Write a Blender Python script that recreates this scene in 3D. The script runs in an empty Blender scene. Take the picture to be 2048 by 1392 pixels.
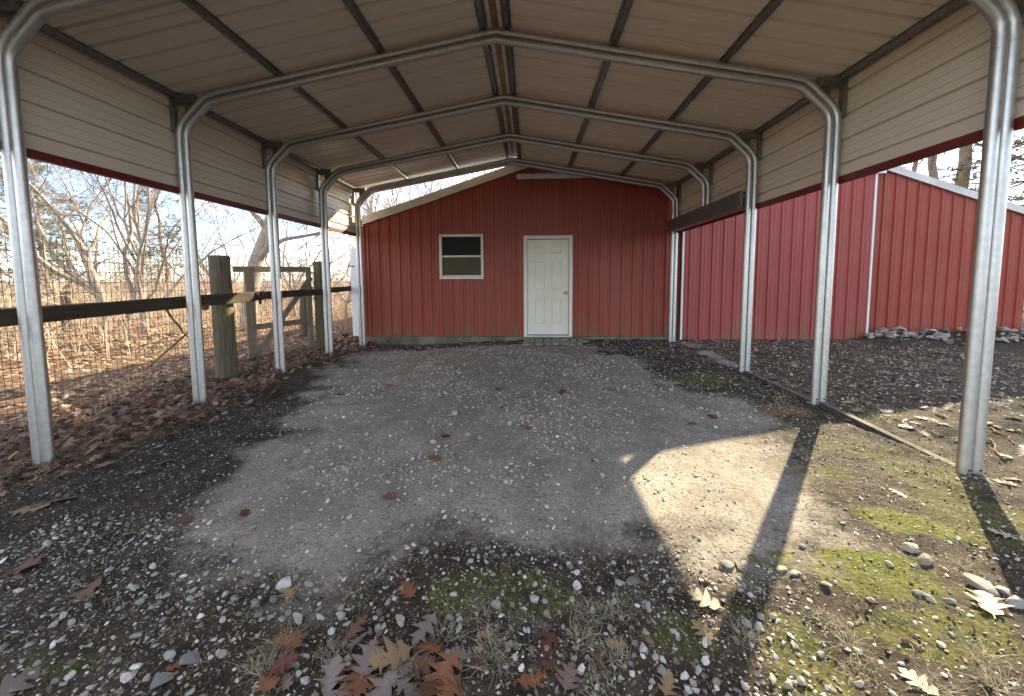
import bpy, math, random
import numpy as np
from mathutils import Vector, Matrix
rad = math.radians
SC = bpy.context.scene
COL = SC.collection
rng = np.random.default_rng(7)
random.seed(7)

# ------------------------------------------------------------------ camera
F_PX, CXP, CYP = 809.07, 1024.0, 621.0          # in 2048 x 1392 photo pixels
PIT, YAW, ROL = rad(-4.507), rad(-2.641), rad(-0.303)
CAM = np.array([0.342, -2.732, 1.40])
fwd = np.array([math.sin(YAW)*math.cos(PIT), math.cos(YAW)*math.cos(PIT), math.sin(PIT)])
r0 = np.array([math.cos(YAW), -math.sin(YAW), 0.0]); u0 = np.cross(r0, fwd)
rgt = math.cos(ROL)*r0 + math.sin(ROL)*u0
upv = -math.sin(ROL)*r0 + math.cos(ROL)*u0
cd = bpy.data.cameras.new('camera'); cam = bpy.data.objects.new('camera', cd); COL.objects.link(cam)
cd.sensor_fit = 'HORIZONTAL'; cd.sensor_width = 36.0; cd.lens = 36.0*F_PX/2048
cd.shift_y = -(696-CYP)/2048.0; cd.clip_start = 0.05; cd.clip_end = 2000
cam.matrix_world = Matrix(((rgt[0], upv[0], -fwd[0], CAM[0]), (rgt[1], upv[1], -fwd[1], CAM[1]),
                           (rgt[2], upv[2], -fwd[2], CAM[2]), (0, 0, 0, 1)))
SC.camera = cam

# ------------------------------------------------------------------ light
SUN_AZ, SUN_EL = rad(38.3), rad(30.3)
sd = bpy.data.lights.new('sun', 'SUN'); sun = bpy.data.objects.new('sun', sd); COL.objects.link(sun)
sd.energy = 5.0; sd.angle = rad(0.55); sd.color = (1.0, 0.845, 0.57)
sv = Vector((math.sin(SUN_AZ)*math.cos(SUN_EL), math.cos(SUN_AZ)*math.cos(SUN_EL), math.sin(SUN_EL)))
sun.rotation_euler = sv.to_track_quat('Z', 'Y').to_euler(); sun.location = sv*40
W = bpy.data.worlds.new('World'); SC.world = W; W.use_nodes = True
nt = W.node_tree; nt.nodes.clear()
def wn(t, **k):
    n = nt.nodes.new(t)
    for a, b in k.items(): setattr(n, a, b)
    return n
sky = wn('ShaderNodeTexSky', sky_type='NISHITA', sun_disc=False, sun_elevation=SUN_EL, sun_rotation=SUN_AZ,
         air_density=.8, dust_density=.6, ozone_density=2.0, altitude=150)
tc = wn('ShaderNodeTexCoord'); mp = wn('ShaderNodeMapping'); mp.inputs['Scale'].default_value = (1.0, 1.0, 2.6)
ns = wn('ShaderNodeTexNoise'); ns.inputs['Scale'].default_value = 2.3; ns.inputs['Detail'].default_value = 6; ns.inputs['Roughness'].default_value = .58
rp = wn('ShaderNodeValToRGB'); rp.color_ramp.elements[0].position = .47; rp.color_ramp.elements[1].position = .68
mx = wn('ShaderNodeMix', data_type='RGBA'); mx.inputs['B'].default_value = (10.2, 9.3, 8.1, 1)
bg = wn('ShaderNodeBackground'); bg.inputs['Strength'].default_value = 0.125; wo = wn('ShaderNodeOutputWorld')
L = nt.links.new
L(tc.outputs['Generated'], mp.inputs['Vector']); L(mp.outputs['Vector'], ns.inputs['Vector']); L(ns.outputs['Fac'], rp.inputs['Fac'])
L(rp.outputs['Color'], mx.inputs['Factor']); L(sky.outputs['Color'], mx.inputs['A']); L(mx.outputs['Result'], bg.inputs['Color'])
L(bg.outputs['Background'], wo.inputs['Surface'])
SC.view_settings.view_transform = 'Standard'; SC.view_settings.look = 'None'
SC.view_settings.exposure = 2.0; SC.view_settings.gamma = 1.0; SC.view_settings.use_curve_mapping = False
SC.cycles.use_denoising = True; SC.cycles.max_bounces = 7; SC.cycles.diffuse_bounces = 5
SC.cycles.transparent_max_bounces = 6; SC.cycles.sample_clamp_indirect = 6

# ------------------------------------------------------------------ helpers
def ray(x, y):
    d = rgt*((x-CXP)/F_PX) - upv*((y-CYP)/F_PX) + fwd
    return d
def atz(x, y, z=0.05):
    d = ray(x, y); return CAM + d*((z-CAM[2])/d[2])
def tag(o, label=None, cat=None, group=None, kind=None):
    if label: o['label'] = label
    if cat: o['category'] = cat
    if group: o['group'] = group
    if kind: o['kind'] = kind
    return o
def link(o, parent=None):
    COL.objects.link(o)
    if parent: o.parent = parent
    return o
def empty(name, loc=(0, 0, 0), parent=None):
    o = bpy.data.objects.new(name, None); o.location = loc; o.empty_display_size = .1
    return link(o, parent)
def np_mesh(name, V, Fc, mat, smooth=False, col=None):
    """V (n,3), Fc (m,k) array"""
    V = np.asarray(V, np.float32); Fc = np.asarray(Fc, np.int32); k = Fc.shape[1]
    me = bpy.data.meshes.new(name)
    me.vertices.add(len(V)); me.vertices.foreach_set('co', V.ravel())
    me.loops.add(Fc.size); me.loops.foreach_set('vertex_index', Fc.ravel())
    me.polygons.add(len(Fc)); me.polygons.foreach_set('loop_start', np.arange(0, Fc.size, k, dtype=np.int32))
    me.polygons.foreach_set('use_smooth', np.full(len(Fc), smooth, bool))
    me.update(calc_edges=True)
    if col is not None:
        a = me.color_attributes.new('Col', 'FLOAT_COLOR', 'POINT')
        c = np.ones((len(V), 4), np.float32); c[:, :col.shape[1]] = col; a.data.foreach_set('color', c.ravel())
    if mat: me.materials.append(mat)
    me.validate()
    return me
class MB:
    def __init__(s): s.v = []; s.f = []
    def quad(s, *p):
        n = len(s.v); s.v += [tuple(q) for q in p]; s.f.append(tuple(range(n, n+len(p)))); return s
    def box(s, x0, x1, y0, y1, z0, z1):
        n = len(s.v)
        s.v += [(x, y, z) for z in (z0, z1) for y in (y0, y1) for x in (x0, x1)]
        for f in ((0, 2, 3, 1), (4, 5, 7, 6), (0, 1, 5, 4), (2, 6, 7, 3), (0, 4, 6, 2), (1, 3, 7, 5)): s.f.append(tuple(n+i for i in f))
        return s
    def tube(s, pts, radii, n=10, caps=True):
        pts = [Vector(p) for p in pts]
        if not hasattr(radii, '__len__'): radii = [radii]*len(pts)
        b = len(s.v); prev = None
        for i, p in enumerate(pts):
            d = (pts[min(i+1, len(pts)-1)]-pts[max(i-1, 0)]).normalized()
            if prev is None:
                a = d.orthogonal().normalized()
            else:
                a = prev - d*prev.dot(d)
                a = a.normalized() if a.length > 1e-6 else d.orthogonal().normalized()
            prev = a; c = d.cross(a)
            for k in range(n):
                t = 2*math.pi*k/n; q = p + (a*math.cos(t)+c*math.sin(t))*radii[i]; s.v.append((q.x, q.y, q.z))
        for i in range(len(pts)-1):
            for k in range(n):
                k2 = (k+1) % n; s.f.append((b+i*n+k, b+i*n+k2, b+(i+1)*n+k2, b+(i+1)*n+k))
        if caps:
            e = b+(len(pts)-1)*n; c0 = s.v[b:b+n]; c1 = s.v[e:e+n]; o = len(s.v); s.v += c0+c1
            s.f.append(tuple(o+k for k in reversed(range(n)))); s.f.append(tuple(o+n+k for k in range(n)))
        return s
    def beam(s, a, b, w, h, up=(0, 0, 1)):
        """rectangular bar from a to b, w across, h along up"""
        a, b, up = Vector(a), Vector(b), Vector(up); d = (b-a).normalized(); sd_ = d.cross(up).normalized(); u = sd_.cross(d)
        n = len(s.v)
        for p in (a, b):
            for i, j in ((-1, -1), (1, -1), (1, 1), (-1, 1)):
                q = p + sd_*(i*w/2) + u*(j*h/2); s.v.append(tuple(q))
        s.f += [(n, n+3, n+2, n+1), (n+4, n+5, n+6, n+7)] + [(n+i, n+(i+1) % 4, n+4+(i+1) % 4, n+4+i) for i in range(4)]
        return s
    def mesh(s, name, mat, smooth=False):
        me = bpy.data.meshes.new(name); me.from_pydata(s.v, [], s.f)
        if smooth: me.polygons.foreach_set('use_smooth', np.ones(len(me.polygons), bool))
        if mat: me.materials.append(mat)
        return me
    def build(s, name, mat, parent=None, smooth=False, bevel=0):
        o = bpy.data.objects.new(name, s.mesh(name, mat, smooth)); link(o, parent)
        if bevel:
            m = o.modifiers.new('bevel', 'BEVEL'); m.width = bevel; m.segments = 2; m.limit_method = 'ANGLE'
        return o
def obj(name, me, parent=None, loc=None, rot=None, sc=None):
    o = bpy.data.objects.new(name, me)
    if loc is not None: o.location = loc
    if rot is not None: o.rotation_euler = rot
    if sc is not None: o.scale = sc if hasattr(sc, '__len__') else (sc,)*3
    return link(o, parent)
# value noise
def _h(i, j, s):
    n = (i*374761393 + j*668265263 + s*974634777) & 0x7fffffff
    n = ((n ^ (n >> 13))*1274126177) & 0x7fffffff
    return ((n ^ (n >> 16)) & 0xffff)/65535.0
def vnoise(x, y, s=0):
    x = np.asarray(x, float); y = np.asarray(y, float)
    i = np.floor(x).astype(np.int64); j = np.floor(y).astype(np.int64); fx = x-i; fy = y-j
    fx = fx*fx*(3-2*fx); fy = fy*fy*(3-2*fy)
    a = _h(i, j, s); b = _h(i+1, j, s); c = _h(i, j+1, s); d = _h(i+1, j+1, s)
    return (a*(1-fx)+b*fx)*(1-fy)+(c*(1-fx)+d*fx)*fy
def fbm(x, y, s=0, o=4):
    t = 0; a = .5; n = 0
    for k in range(o):
        t = t + a*vnoise(x*2**k, y*2**k, s+k*17); n += a; a *= .5
    return t/n
def sstep(a, b, x): t = np.clip((x-a)/(b-a), 0, 1); return t*t*(3-2*t)

# ------------------------------------------------------------------ materials
def newmat(name):
    m = bpy.data.materials.new(name); m.use_nodes = True; t = m.node_tree
    b = t.nodes['Principled BSDF']; return m, t, b
def nd(t, ty, **k):
    n = t.nodes.new(ty)
    for a, b in k.items():
        if a in n.inputs: n.inputs[a].default_value = b
        else: setattr(n, a, b)
    return n
def noise(t, scale, detail=4, rough=.55, coord='Object', stretch=None, dist=0):
    c = nd(t, 'ShaderNodeTexCoord'); n = nd(t, 'ShaderNodeTexNoise', Scale=scale, Detail=detail, Roughness=rough, Distortion=dist)
    if stretch:
        m = nd(t, 'ShaderNodeMapping'); m.inputs['Scale'].default_value = stretch
        t.links.new(c.outputs[coord], m.inputs['Vector']); t.links.new(m.outputs['Vector'], n.inputs['Vector'])
    else: t.links.new(c.outputs[coord], n.inputs['Vector'])
    return n.outputs['Fac']
def ramp(t, fac, stops):
    r = nd(t, 'ShaderNodeValToRGB'); e = r.color_ramp.elements
    while len(e) < len(stops): e.new(.5)
    for q, (p, c) in zip(e, stops):
        q.position = p; q.color = (*c, 1) if hasattr(c, '__len__') else (c, c, c, 1)
    t.links.new(fac, r.inputs['Fac']); return r.outputs['Color']
def mix(t, fac, a, b, mode='MIX'):
    m = nd(t, 'ShaderNodeMix', data_type='RGBA', blend_type=mode)
    for nm, v in (('Factor', fac), ('A', a), ('B', b)):
        if isinstance(v, (int, float)): m.inputs[nm].default_value = v
        elif isinstance(v, tuple): m.inputs[nm].default_value = (*v, 1)
        else: t.links.new(v, m.inputs[nm])
    return m.outputs['Result']
def math_(t, op, a, b=0.0):
    m = nd(t, 'ShaderNodeMath', operation=op)
    for i, v in enumerate((a, b)):
        if isinstance(v, (int, float)): m.inputs[i].default_value = v
        else: t.links.new(v, m.inputs[i])
    return m.outputs[0]
def bump(t, b, h, strength=.3, dist=.01):
    n = nd(t, 'ShaderNodeBump', Strength=strength, Distance=dist); t.links.new(h, n.inputs['Height']); t.links.new(n.outputs['Normal'], b.inputs['Normal'])
def setc(t, b, c):
    if isinstance(c, tuple): b.inputs['Base Color'].default_value = (*c, 1)
    else: t.links.new(c, b.inputs['Base Color'])
def simple(name, c1, c2, scale=8, rough=.7, metal=0, bumps=.0, stretch=None, spec=.5, detail=5):
    m, t, b = newmat(name)
    n = noise(t, scale, detail, stretch=stretch)
    setc(t, b, ramp(t, n, [(.3, c1), (.7, c2)]))
    b.inputs['Roughness'].default_value = rough; b.inputs['Metallic'].default_value = metal; b.inputs['Specular IOR Level'].default_value = spec
    if bumps: bump(t, b, n, bumps, .004)
    return m
def galv(name, c1, c2, rough=.42):
    m, t, b = newmat(name)
    n = noise(t, 26, 3); n2 = noise(t, 9, 5, stretch=(1, 1, .5))
    c = ramp(t, n, [(.35, c1), (.65, c2)]); c = mix(t, ramp(t, n2, [(.5, 0.0), (.85, .3)]), c, (.42, .40, .37))
    setc(t, b, c); b.inputs['Metallic'].default_value = 1.0
    t.links.new(math_(t, 'ADD', math_(t, 'MULTIPLY', n2, .16), rough-.10), b.inputs['Roughness'])
    bump(t, b, n, .02, .001)
    return m
M = {}
M['galv'] = galv('galvanized_steel', (.50, .50, .485), (.58, .58, .565), .47)
M['channel'] = galv('dull_channel_steel', (.24, .235, .22), (.33, .325, .31), .5)
M['dirtysteel'] = simple('soil_stained_steel', (.035, .028, .022), (.10, .085, .07), 9, .9)
M['header'] = simple('dark_header_steel', (.13, .115, .10), (.18, .165, .15), 6, .5, .35)
def sheet(name, front, back, rough=.42):
    m, t, b = newmat(name)
    g = nd(t, 'ShaderNodeNewGeometry'); n = noise(t, 2.2, 6); n2 = noise(t, 30, 2)
    fr = mix(t, math_(t, 'MULTIPLY', n, .22), front, tuple(.75*c for c in front))
    fr = mix(t, math_(t, 'MULTIPLY', n2, .10), fr, (.25, .2, .14))
    setc(t, b, mix(t, g.outputs['Backfacing'], fr, back)); b.inputs['Roughness'].default_value = rough
    b.inputs['Specular IOR Level'].default_value = .5
    bump(t, b, noise(t, 1.6, 3), .05, .02)
    return m
M['ceiling'] = sheet('cream_roof_sheet', (.76, .69, .59), (.30, .045, .035))
M['sidepanel'] = sheet('cream_side_sheet', (.70, .62, .51), (.30, .045, .035))
M['ridge'] = simple('dirty_ridge_cap', (.20, .14, .10), (.34, .27, .21), 6, .6)
M['redtrim'] = simple('red_trim_paint', (.115, .014, .011), (.15, .02, .016), 5, .5)
def redmetal(name, base, fade, stain):
    m, t, b = newmat(name)
    st = noise(t, 3.0, 6, .6, stretch=(5, 5, .22)); fine = noise(t, 14, 4, stretch=(3, 3, .3)); big = noise(t, .7, 4)
    c = mix(t, ramp(t, st, [(.45, 0.0), (.80, .45)]), base, fade)
    c = mix(t, math_(t, 'MULTIPLY', fine, .10), c, tuple(.7*x for x in base))
    c = mix(t, ramp(t, big, [(.45, 0.0), (.75, .35)]), c, fade)
    if stain:
        tcx = nd(t, 'ShaderNodeTexCoord'); sp = nd(t, 'ShaderNodeSeparateXYZ'); t.links.new(tcx.outputs['Object'], sp.inputs[0])
        low = nd(t, 'ShaderNodeMapRange'); low.inputs['From Min'].default_value = .62; low.inputs['From Max'].default_value = .14
        t.links.new(sp.outputs['Z'], low.inputs['Value'])
        n = noise(t, 2.6, 6, .65, stretch=(1.8, 1, .5))
        f = math_(t, 'MULTIPLY', low.outputs[0], ramp(t, n, [(.44, 0.0), (.66, 1.0)]))
        c = mix(t, math_(t, 'MULTIPLY', f, .75), c, (.13, .125, .06))
    setc(t, b, c); b.inputs['Roughness'].default_value = .5; b.inputs['Specular IOR Level'].default_value = .35
    bump(t, b, noise(t, 1.3, 3), .08, .02)
    return m
M['red'] = redmetal('faded_red_wall_sheet', (.285, .053, .033), (.36, .118, .092), True)
M['reddoor'] = redmetal('faded_red_door_sheet', (.30, .062, .052), (.37, .122, .108), True)
M['cream'] = simple('cream_trim', (.60, .54, .44), (.70, .66, .57), 5, .55)
M['whitetrim'] = simple('white_edge_trim', (.72, .70, .70), (.80, .79, .79), 5, .5)
M['graytrim'] = simple('grey_galvanized_trim', (.42, .42, .41), (.60, .59, .56), 3.2, .5, .2)
M['tracktrim'] = simple('blue_grey_track_cover', (.54, .57, .62), (.70, .72, .75), 3.2, .5, .1)
M['rake'] = simple('weathered_cream_fascia', (.44, .39, .33), (.58, .52, .45), 3.0, .55)
M['doorpaint'] = simple('cream_white_door_paint', (.66, .61, .50), (.74, .70, .61), 2.2, .5)
M['sidedoor'] = simple('white_door_paint', (.74, .76, .80), (.80, .81, .83), 2.2, .5)
M['brass'] = simple('tarnished_brass', (.35, .27, .12), (.55, .45, .25), 20, .3, .9)
M['black'] = simple('black_plastic', (.015, .015, .015), (.03, .03, .03), 20, .5)
M['dark'] = simple('dark_interior', (.02, .018, .016), (.035, .03, .026), 4, .9)
M['slab'] = simple('mossy_concrete', (.055, .055, .03), (.21, .195, .145), 2.6, .95, bumps=.5)
def glassmat(name, c, r):
    m, t, b = newmat(name); setc(t, b, c); b.inputs['Roughness'].default_value = r; b.inputs['Specular IOR Level'].default_value = .02
    n = noise(t, 5, 5, stretch=(1, 1, .7)); t.links.new(math_(t, 'ADD', math_(t, 'MULTIPLY', n, .12), r-.04), b.inputs['Roughness'])
    return m
M['glass'] = glassmat('dark_reflection_glass', (.016, .014, .010), .06)  # dark reflection in the upper pane put into its base colour
M['screen'] = glassmat('dusty_screened_glass', (.085, .075, .05), .30)
def wood(name, c1, c2, moss=0.0, stretch=(14, 14, 1.2)):
    m, t, b = newmat(name)
    n = noise(t, 3, 7, .65, stretch=stretch, dist=.6); n2 = noise(t, 1.6, 4)
    c = ramp(t, n, [(.3, c1), (.7, c2)])
    if moss: c = mix(t, ramp(t, n2, [(.45, 0.0), (.62, moss)]), c, (.13, .145, .03))
    setc(t, b, c); b.inputs['Roughness'].default_value = .95; bump(t, b, n, .8, .008)
    return m
M['post'] = wood('weathered_post_wood', (.055, .043, .028), (.165, .135, .095), .28)
M['rail'] = wood('dark_rail_wood', (.02, .015, .011), (.06, .045, .03), .15, (14, 1.0, 14))
M['gatewood'] = wood('grey_gate_wood', (.14, .115, .085), (.30, .26, .20), .2)
M['wire'] = simple('rusty_wire', (.13, .085, .055), (.26, .19, .13), 30, .6, .4)
M['bark'] = wood('grey_bark', (.20, .165, .13), (.45, .39, .32), .10, (9, 9, 1.6))
M['pinebark'] = wood('pine_bark', (.12, .085, .065), (.30, .23, .18), 0, (7, 7, 1.4))
M['twig'] = simple('twig_bark', (.17, .135, .115), (.32, .27, .235), 3, .9)
M['fartwig'] = simple('far_twig_bark', (.17, .14, .12), (.28, .24, .21), .2, .95)
M['brush'] = simple('dry_brush_stems', (.40, .28, .185), (.66, .55, .41), 1.2, .9)
M['stick'] = simple('dead_stick', (.09, .06, .04), (.20, .15, .10), 14, .95)
def colmat(name, rough=.85, var=.35, bumps=.3, scale=60, transl=0.0):
    m, t, b = newmat(name)
    a = nd(t, 'ShaderNodeAttribute', attribute_name='Col'); n = noise(t, scale, 4)
    c = mix(t, var, a.outputs['Color'], ramp(t, n, [(.3, .45), (.7, 1.35)]), 'MULTIPLY')
    setc(t, b, c); b.inputs['Roughness'].default_value = rough
    if bumps: bump(t, b, n, bumps, .003)
    if transl:
        tr = nd(t, 'ShaderNodeBsdfTranslucent'); t.links.new(c, tr.inputs['Color']); ms = nd(t, 'ShaderNodeMixShader'); ms.inputs[0].default_value = transl
        o = t.nodes['Material Output']; t.links.new(b.outputs[0], ms.inputs[1]); t.links.new(tr.outputs[0], ms.inputs[2]); t.links.new(ms.outputs[0], o.inputs['Surface'])
    return m
M['stone'] = colmat('stone', .8, .5, .5, 45)
M['leaf'] = colmat('dry_oak_leaf', .6, .45, .25, 40, .30)
M['grass'] = colmat('dry_grass', .75, .2, 0, 30, .25)
M['needle'] = colmat('pine_needles', .7, .4, 0, 2.0, .2)

# ------------------------------------------------------------------ ground
def poly_mask(x, y, P, soft, wob, seed):
    """soft mask 1 inside polygon P (world xy), edge wobbled by noise"""
    P = np.array(P); d = np.full(x.shape, 1e9); ins = np.zeros(x.shape, bool)
    for i in range(len(P)):
        a, b = P[i], P[(i+1) % len(P)]; e = b-a
        t = np.clip(((x-a[0])*e[0]+(y-a[1])*e[1])/(e@e), 0, 1)
        d = np.minimum(d, np.hypot(x-a[0]-t*e[0], y-a[1]-t*e[1]))
        if a[1] != b[1]:
            c = ((a[1] > y) != (b[1] > y)) & (x < (b[0]-a[0])*(y-a[1])/(b[1]-a[1])+a[0]); ins ^= c
    sdv = np.where(ins, d, -d) + (fbm(x*3.2, y*3.2, seed, 5)-.5)*wob
    return sstep(-soft, soft, sdv)
gpx = [(345, 1085), (440, 965), (560, 865), (615, 790), (655, 742), (735, 702), (900, 692), (1180, 692), (1280, 728), (1345, 775), (1470, 800), (1530, 850),
       (1560, 900), (1600, 1000), (1740, 1105), (1560, 1112), (1300, 1125), (1000, 1110), (700, 1105), (480, 1112)]
GP = [atz(*p)[:2] for p in gpx]
def masks(x, y):
    g = poly_mask(x, y, GP, .34, .95, 3)
    for px_, py_, rx_, ry_ in ((1420, 716, .16, .55), (1460, 735, .12, .45), (1385, 696, .2, .4)):
        c = atz(px_, py_); g = np.maximum(g, .75*sstep(1.2, .5, np.hypot((x-c[0])/rx_, (y-c[1])/ry_)+(fbm(x*5, y*5, 21)-.5)*1.2))
    lf = sstep(-2.75, -3.5, x + (fbm(x*2, y*2, 9)-.5)*1.0 - .12*(y-1)*0)     # leaf / forest floor on the left
    c = atz(1540, 828); lf = np.maximum(lf, sstep(1.1, .6, np.hypot((x-c[0])/.42, (y-c[1])/.22)+(fbm(x*5, y*5, 22)-.5)*.8))
    mo = np.zeros_like(x)
    def ell(px, py, rx, ry, k=1.0, seed=11, rot=0):
        c = atz(px, py); dx, dy = x-c[0], y-c[1]; ca, sa = math.cos(rot), math.sin(rot)
        q = np.hypot((dx*ca+dy*sa)/rx, (-dx*sa+dy*ca)/ry) + (fbm(x*6, y*6, seed)-.5)*1.1
        return k*sstep(1.05, .65, q)
    for e in ((1680, 1135, .36, .09, 1.0), (1800, 1060, .32, .15, .9, 12, -.5), (1400, 762, .55, .35, .55), (1000, 1185, .45, .16, .45), (1800, 1180, .35, .12, .7),
              (1880, 1290, .40, .14, .55), (1580, 1300, .2, .25, .5), (1650, 955, .22, .12, .45), (1700, 900, .45, .25, .4), (1850, 960, .35, .3, .45), (600, 1330, .25, .10, .4),
              (1340, 1290, .2, .12, .4), (1300, 705, 1.0, .25, .35), (1500, 690, .8, .25, .4), (1960, 1050, .3, .5, .5), (1780, 840, .5, .3, .35), (120, 1320, .2, .08, .35)):
        mo = np.maximum(mo, ell(*e))
    mo *= sstep(.25, .6, fbm(x*9, y*9, 31, 3)+.15)
    return g, lf, mo
def ground_z(x, y):
    x = np.asarray(x, float); y = np.asarray(y, float)
    z = .06 + .0125*np.clip(x, -4, 4)
    z = z - .07*sstep(0.5, -2.5, x)*sstep(4.4, 5.6, y)*sstep(-6, -4, x)
    z = z + .05*np.exp(-((x+3.15)/.35)**2)*sstep(-.5, .6, y)*sstep(5.4, 4.6, y)
    z = z + .15*sstep(7.0, 7.7, x)*sstep(4.5, 5.8, y)*sstep(9, 7, y)
    far = np.hypot(x, y-1)
    g = poly_mask(x, y, GP, .2, .4, 3) if np.size(x) < 400000 else 0
    amp = .006 + .012*(1-g)
    z = z + amp*(fbm(x*5, y*5, 40, 3)-.5)*2 + (1-g)*.008*(fbm(x*16, y*16, 44, 2)-.5)*2
    z = z + .05*(fbm(x*.5, y*.5, 50, 3)-.5)*2*sstep(3.5, 8, far)
    z = z - .010*np.clip(-x-9, 0, 60)*1.0
    return z
def axis(lo, hi, step, far):
    a = list(np.arange(lo, hi+1e-6, step)); s = step
    while a[-1] < far: s *= 1.28; a.append(a[-1]+s)
    s = step
    while a[0] > -far: s *= 1.28; a.insert(0, a[0]-s)
    return np.array(a)
gx = axis(-4.6, 5.0, .03, 420); gy = axis(-2.0, 6.3, .03, 420)
X, Y = np.meshgrid(gx, gy); Z = ground_z(X.ravel(), Y.ravel()); g_, l_, m_ = masks(X.ravel(), Y.ravel())
nx, ny = len(gx), len(gy); I = np.arange(nx*ny).reshape(ny, nx)
Fq = np.stack([I[:-1, :-1], I[:-1, 1:], I[1:, 1:], I[1:, :-1]], -1).reshape(-1, 4)
def groundmat():
    m, t, b = newmat('gravel_soil_moss_ground')
    a = nd(t, 'ShaderNodeAttribute', attribute_name='Col'); s = nd(t, 'ShaderNodeSeparateColor'); t.links.new(a.outputs['Color'], s.inputs[0])
    n1 = noise(t, 1.3, 6); n2 = noise(t, 9, 6, .65); n3 = noise(t, 55, 4, .6); n4 = noise(t, 150, 2)
    soil = ramp(t, n2, [(.30, (.018, .0135, .0095)), (.55, (.05, .038, .027)), (.75, (.10, .08, .058))])
    soil = mix(t, ramp(t, n3, [(.56, 0.0), (.72, .65)]), soil, (.20, .18, .155))
    grav = ramp(t, n2, [(.25, (.225, .205, .175)), (.6, (.365, .338, .295)), (.8, (.45, .42, .37))])
    n5 = noise(t, 3.2, 5, .6, stretch=(1.3, .7, 1))
    grav = mix(t, ramp(t, n5, [(.40, .0), (.62, .8)]), grav, (.215, .186, .147))
    grav = mix(t, ramp(t, n1, [(.50, .0), (.70, .5)]), grav, (.47, .43, .365))
    grav = mix(t, ramp(t, n3, [(.36, .8), (.52, 0.0)]), grav, (.145, .122, .094))
    grav = mix(t, ramp(t, n4, [(.58, 0.0), (.70, .6)]), grav, (.54, .50, .44))
    leafy = ramp(t, n3, [(.3, (.06, .038, .025)), (.6, (.22, .14, .085)), (.75, (.34, .24, .155))])
    moss = ramp(t, n3, [(.3, (.035, .042, .008)), (.55, (.115, .125, .018)), (.75, (.19, .19, .035))])
    n6 = noise(t, 28, 5, .7)
    def grain(ch, k):                             # break the soft edges into grains
        return ramp(t, math_(t, 'ADD', s.outputs[ch], math_(t, 'MULTIPLY', math_(t, 'SUBTRACT', n6, .5), k)), [(.16, 0.0), (.84, 1.0)])
    c = mix(t, grain('Blue', 1.2), soil, leafy); c = mix(t, grain('Red', 1.1), c, grav); c = mix(t, grain('Green', 1.4), c, moss)
    n7 = noise(t, 320, 2); c = mix(t, .55, c, ramp(t, n7, [(.3, .45), (.7, 1.0)]), 'MULTIPLY')
    setc(t, b, c); b.inputs['Roughness'].default_value = .96; b.inputs['Specular IOR Level'].default_value = .2
    hh = math_(t, 'ADD', math_(t, 'MULTIPLY', n3, .6), math_(t, 'ADD', math_(t, 'MULTIPLY', n4, .25), n2))
    bump(t, b, math_(t, 'ADD', hh, math_(t, 'MULTIPLY', n6, .5)), .9, .014)
    return m
ground = obj('ground', np_mesh('ground', np.stack([X.ravel(), Y.ravel(), Z], 1), Fq, groundmat(), True, np.stack([g_, m_, l_], 1)))
tag(ground, 'gravel and dark soil yard with moss patches and leaf covered edges', kind='structure')
def gz(x, y): return float(ground_z(np.array([x]), np.array([y]))[0])
def onground(px, py):
    p = atz(px, py, .06)
    for _ in range(3): p = atz(px, py, gz(p[0], p[1]))
    return p

# ------------------------------------------------------------------ carport
BAY, HW = 1.42, 3.25
cp = tag(empty('carport', (0, 0, 0)), 'open steel carport with cream underside and galvanized double tube frames', 'carport')
RT = .0355                                           # tube radius
def bow_path(off):
    """bent roof bow, offset 'off' outward from the line between the two tubes"""
    pts = []
    base = [(HW, 2.80), (HW, 2.86), (3.245, 2.93), (3.215, 2.99), (3.17, 3.045), (3.0, 3.205), (2.955, 3.238), (2.90, 3.256), (2.82, 3.2735), (0, 3.775)]
    right = base; left = [(-x, z) for x, z in base[:-1]][::-1]
    full = right + left
    out = []
    for i, (x, z) in enumerate(full):
        a = full[max(i-1, 0)]; b = full[min(i+1, len(full)-1)]; dx, dz = b[0]-a[0], b[1]-a[1]; l = math.hypot(dx, dz)
        out.append((x+off*dz/l, z-off*dx/l))
    return out
legz = {(0, -1): -.02, (0, 1): .07, (1, -1): .02, (1, 1): .118, (2, -1): .08, (2, 1): .126, (3, -1): .077, (4, -1): -.04, (4, 1): .10}
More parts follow.
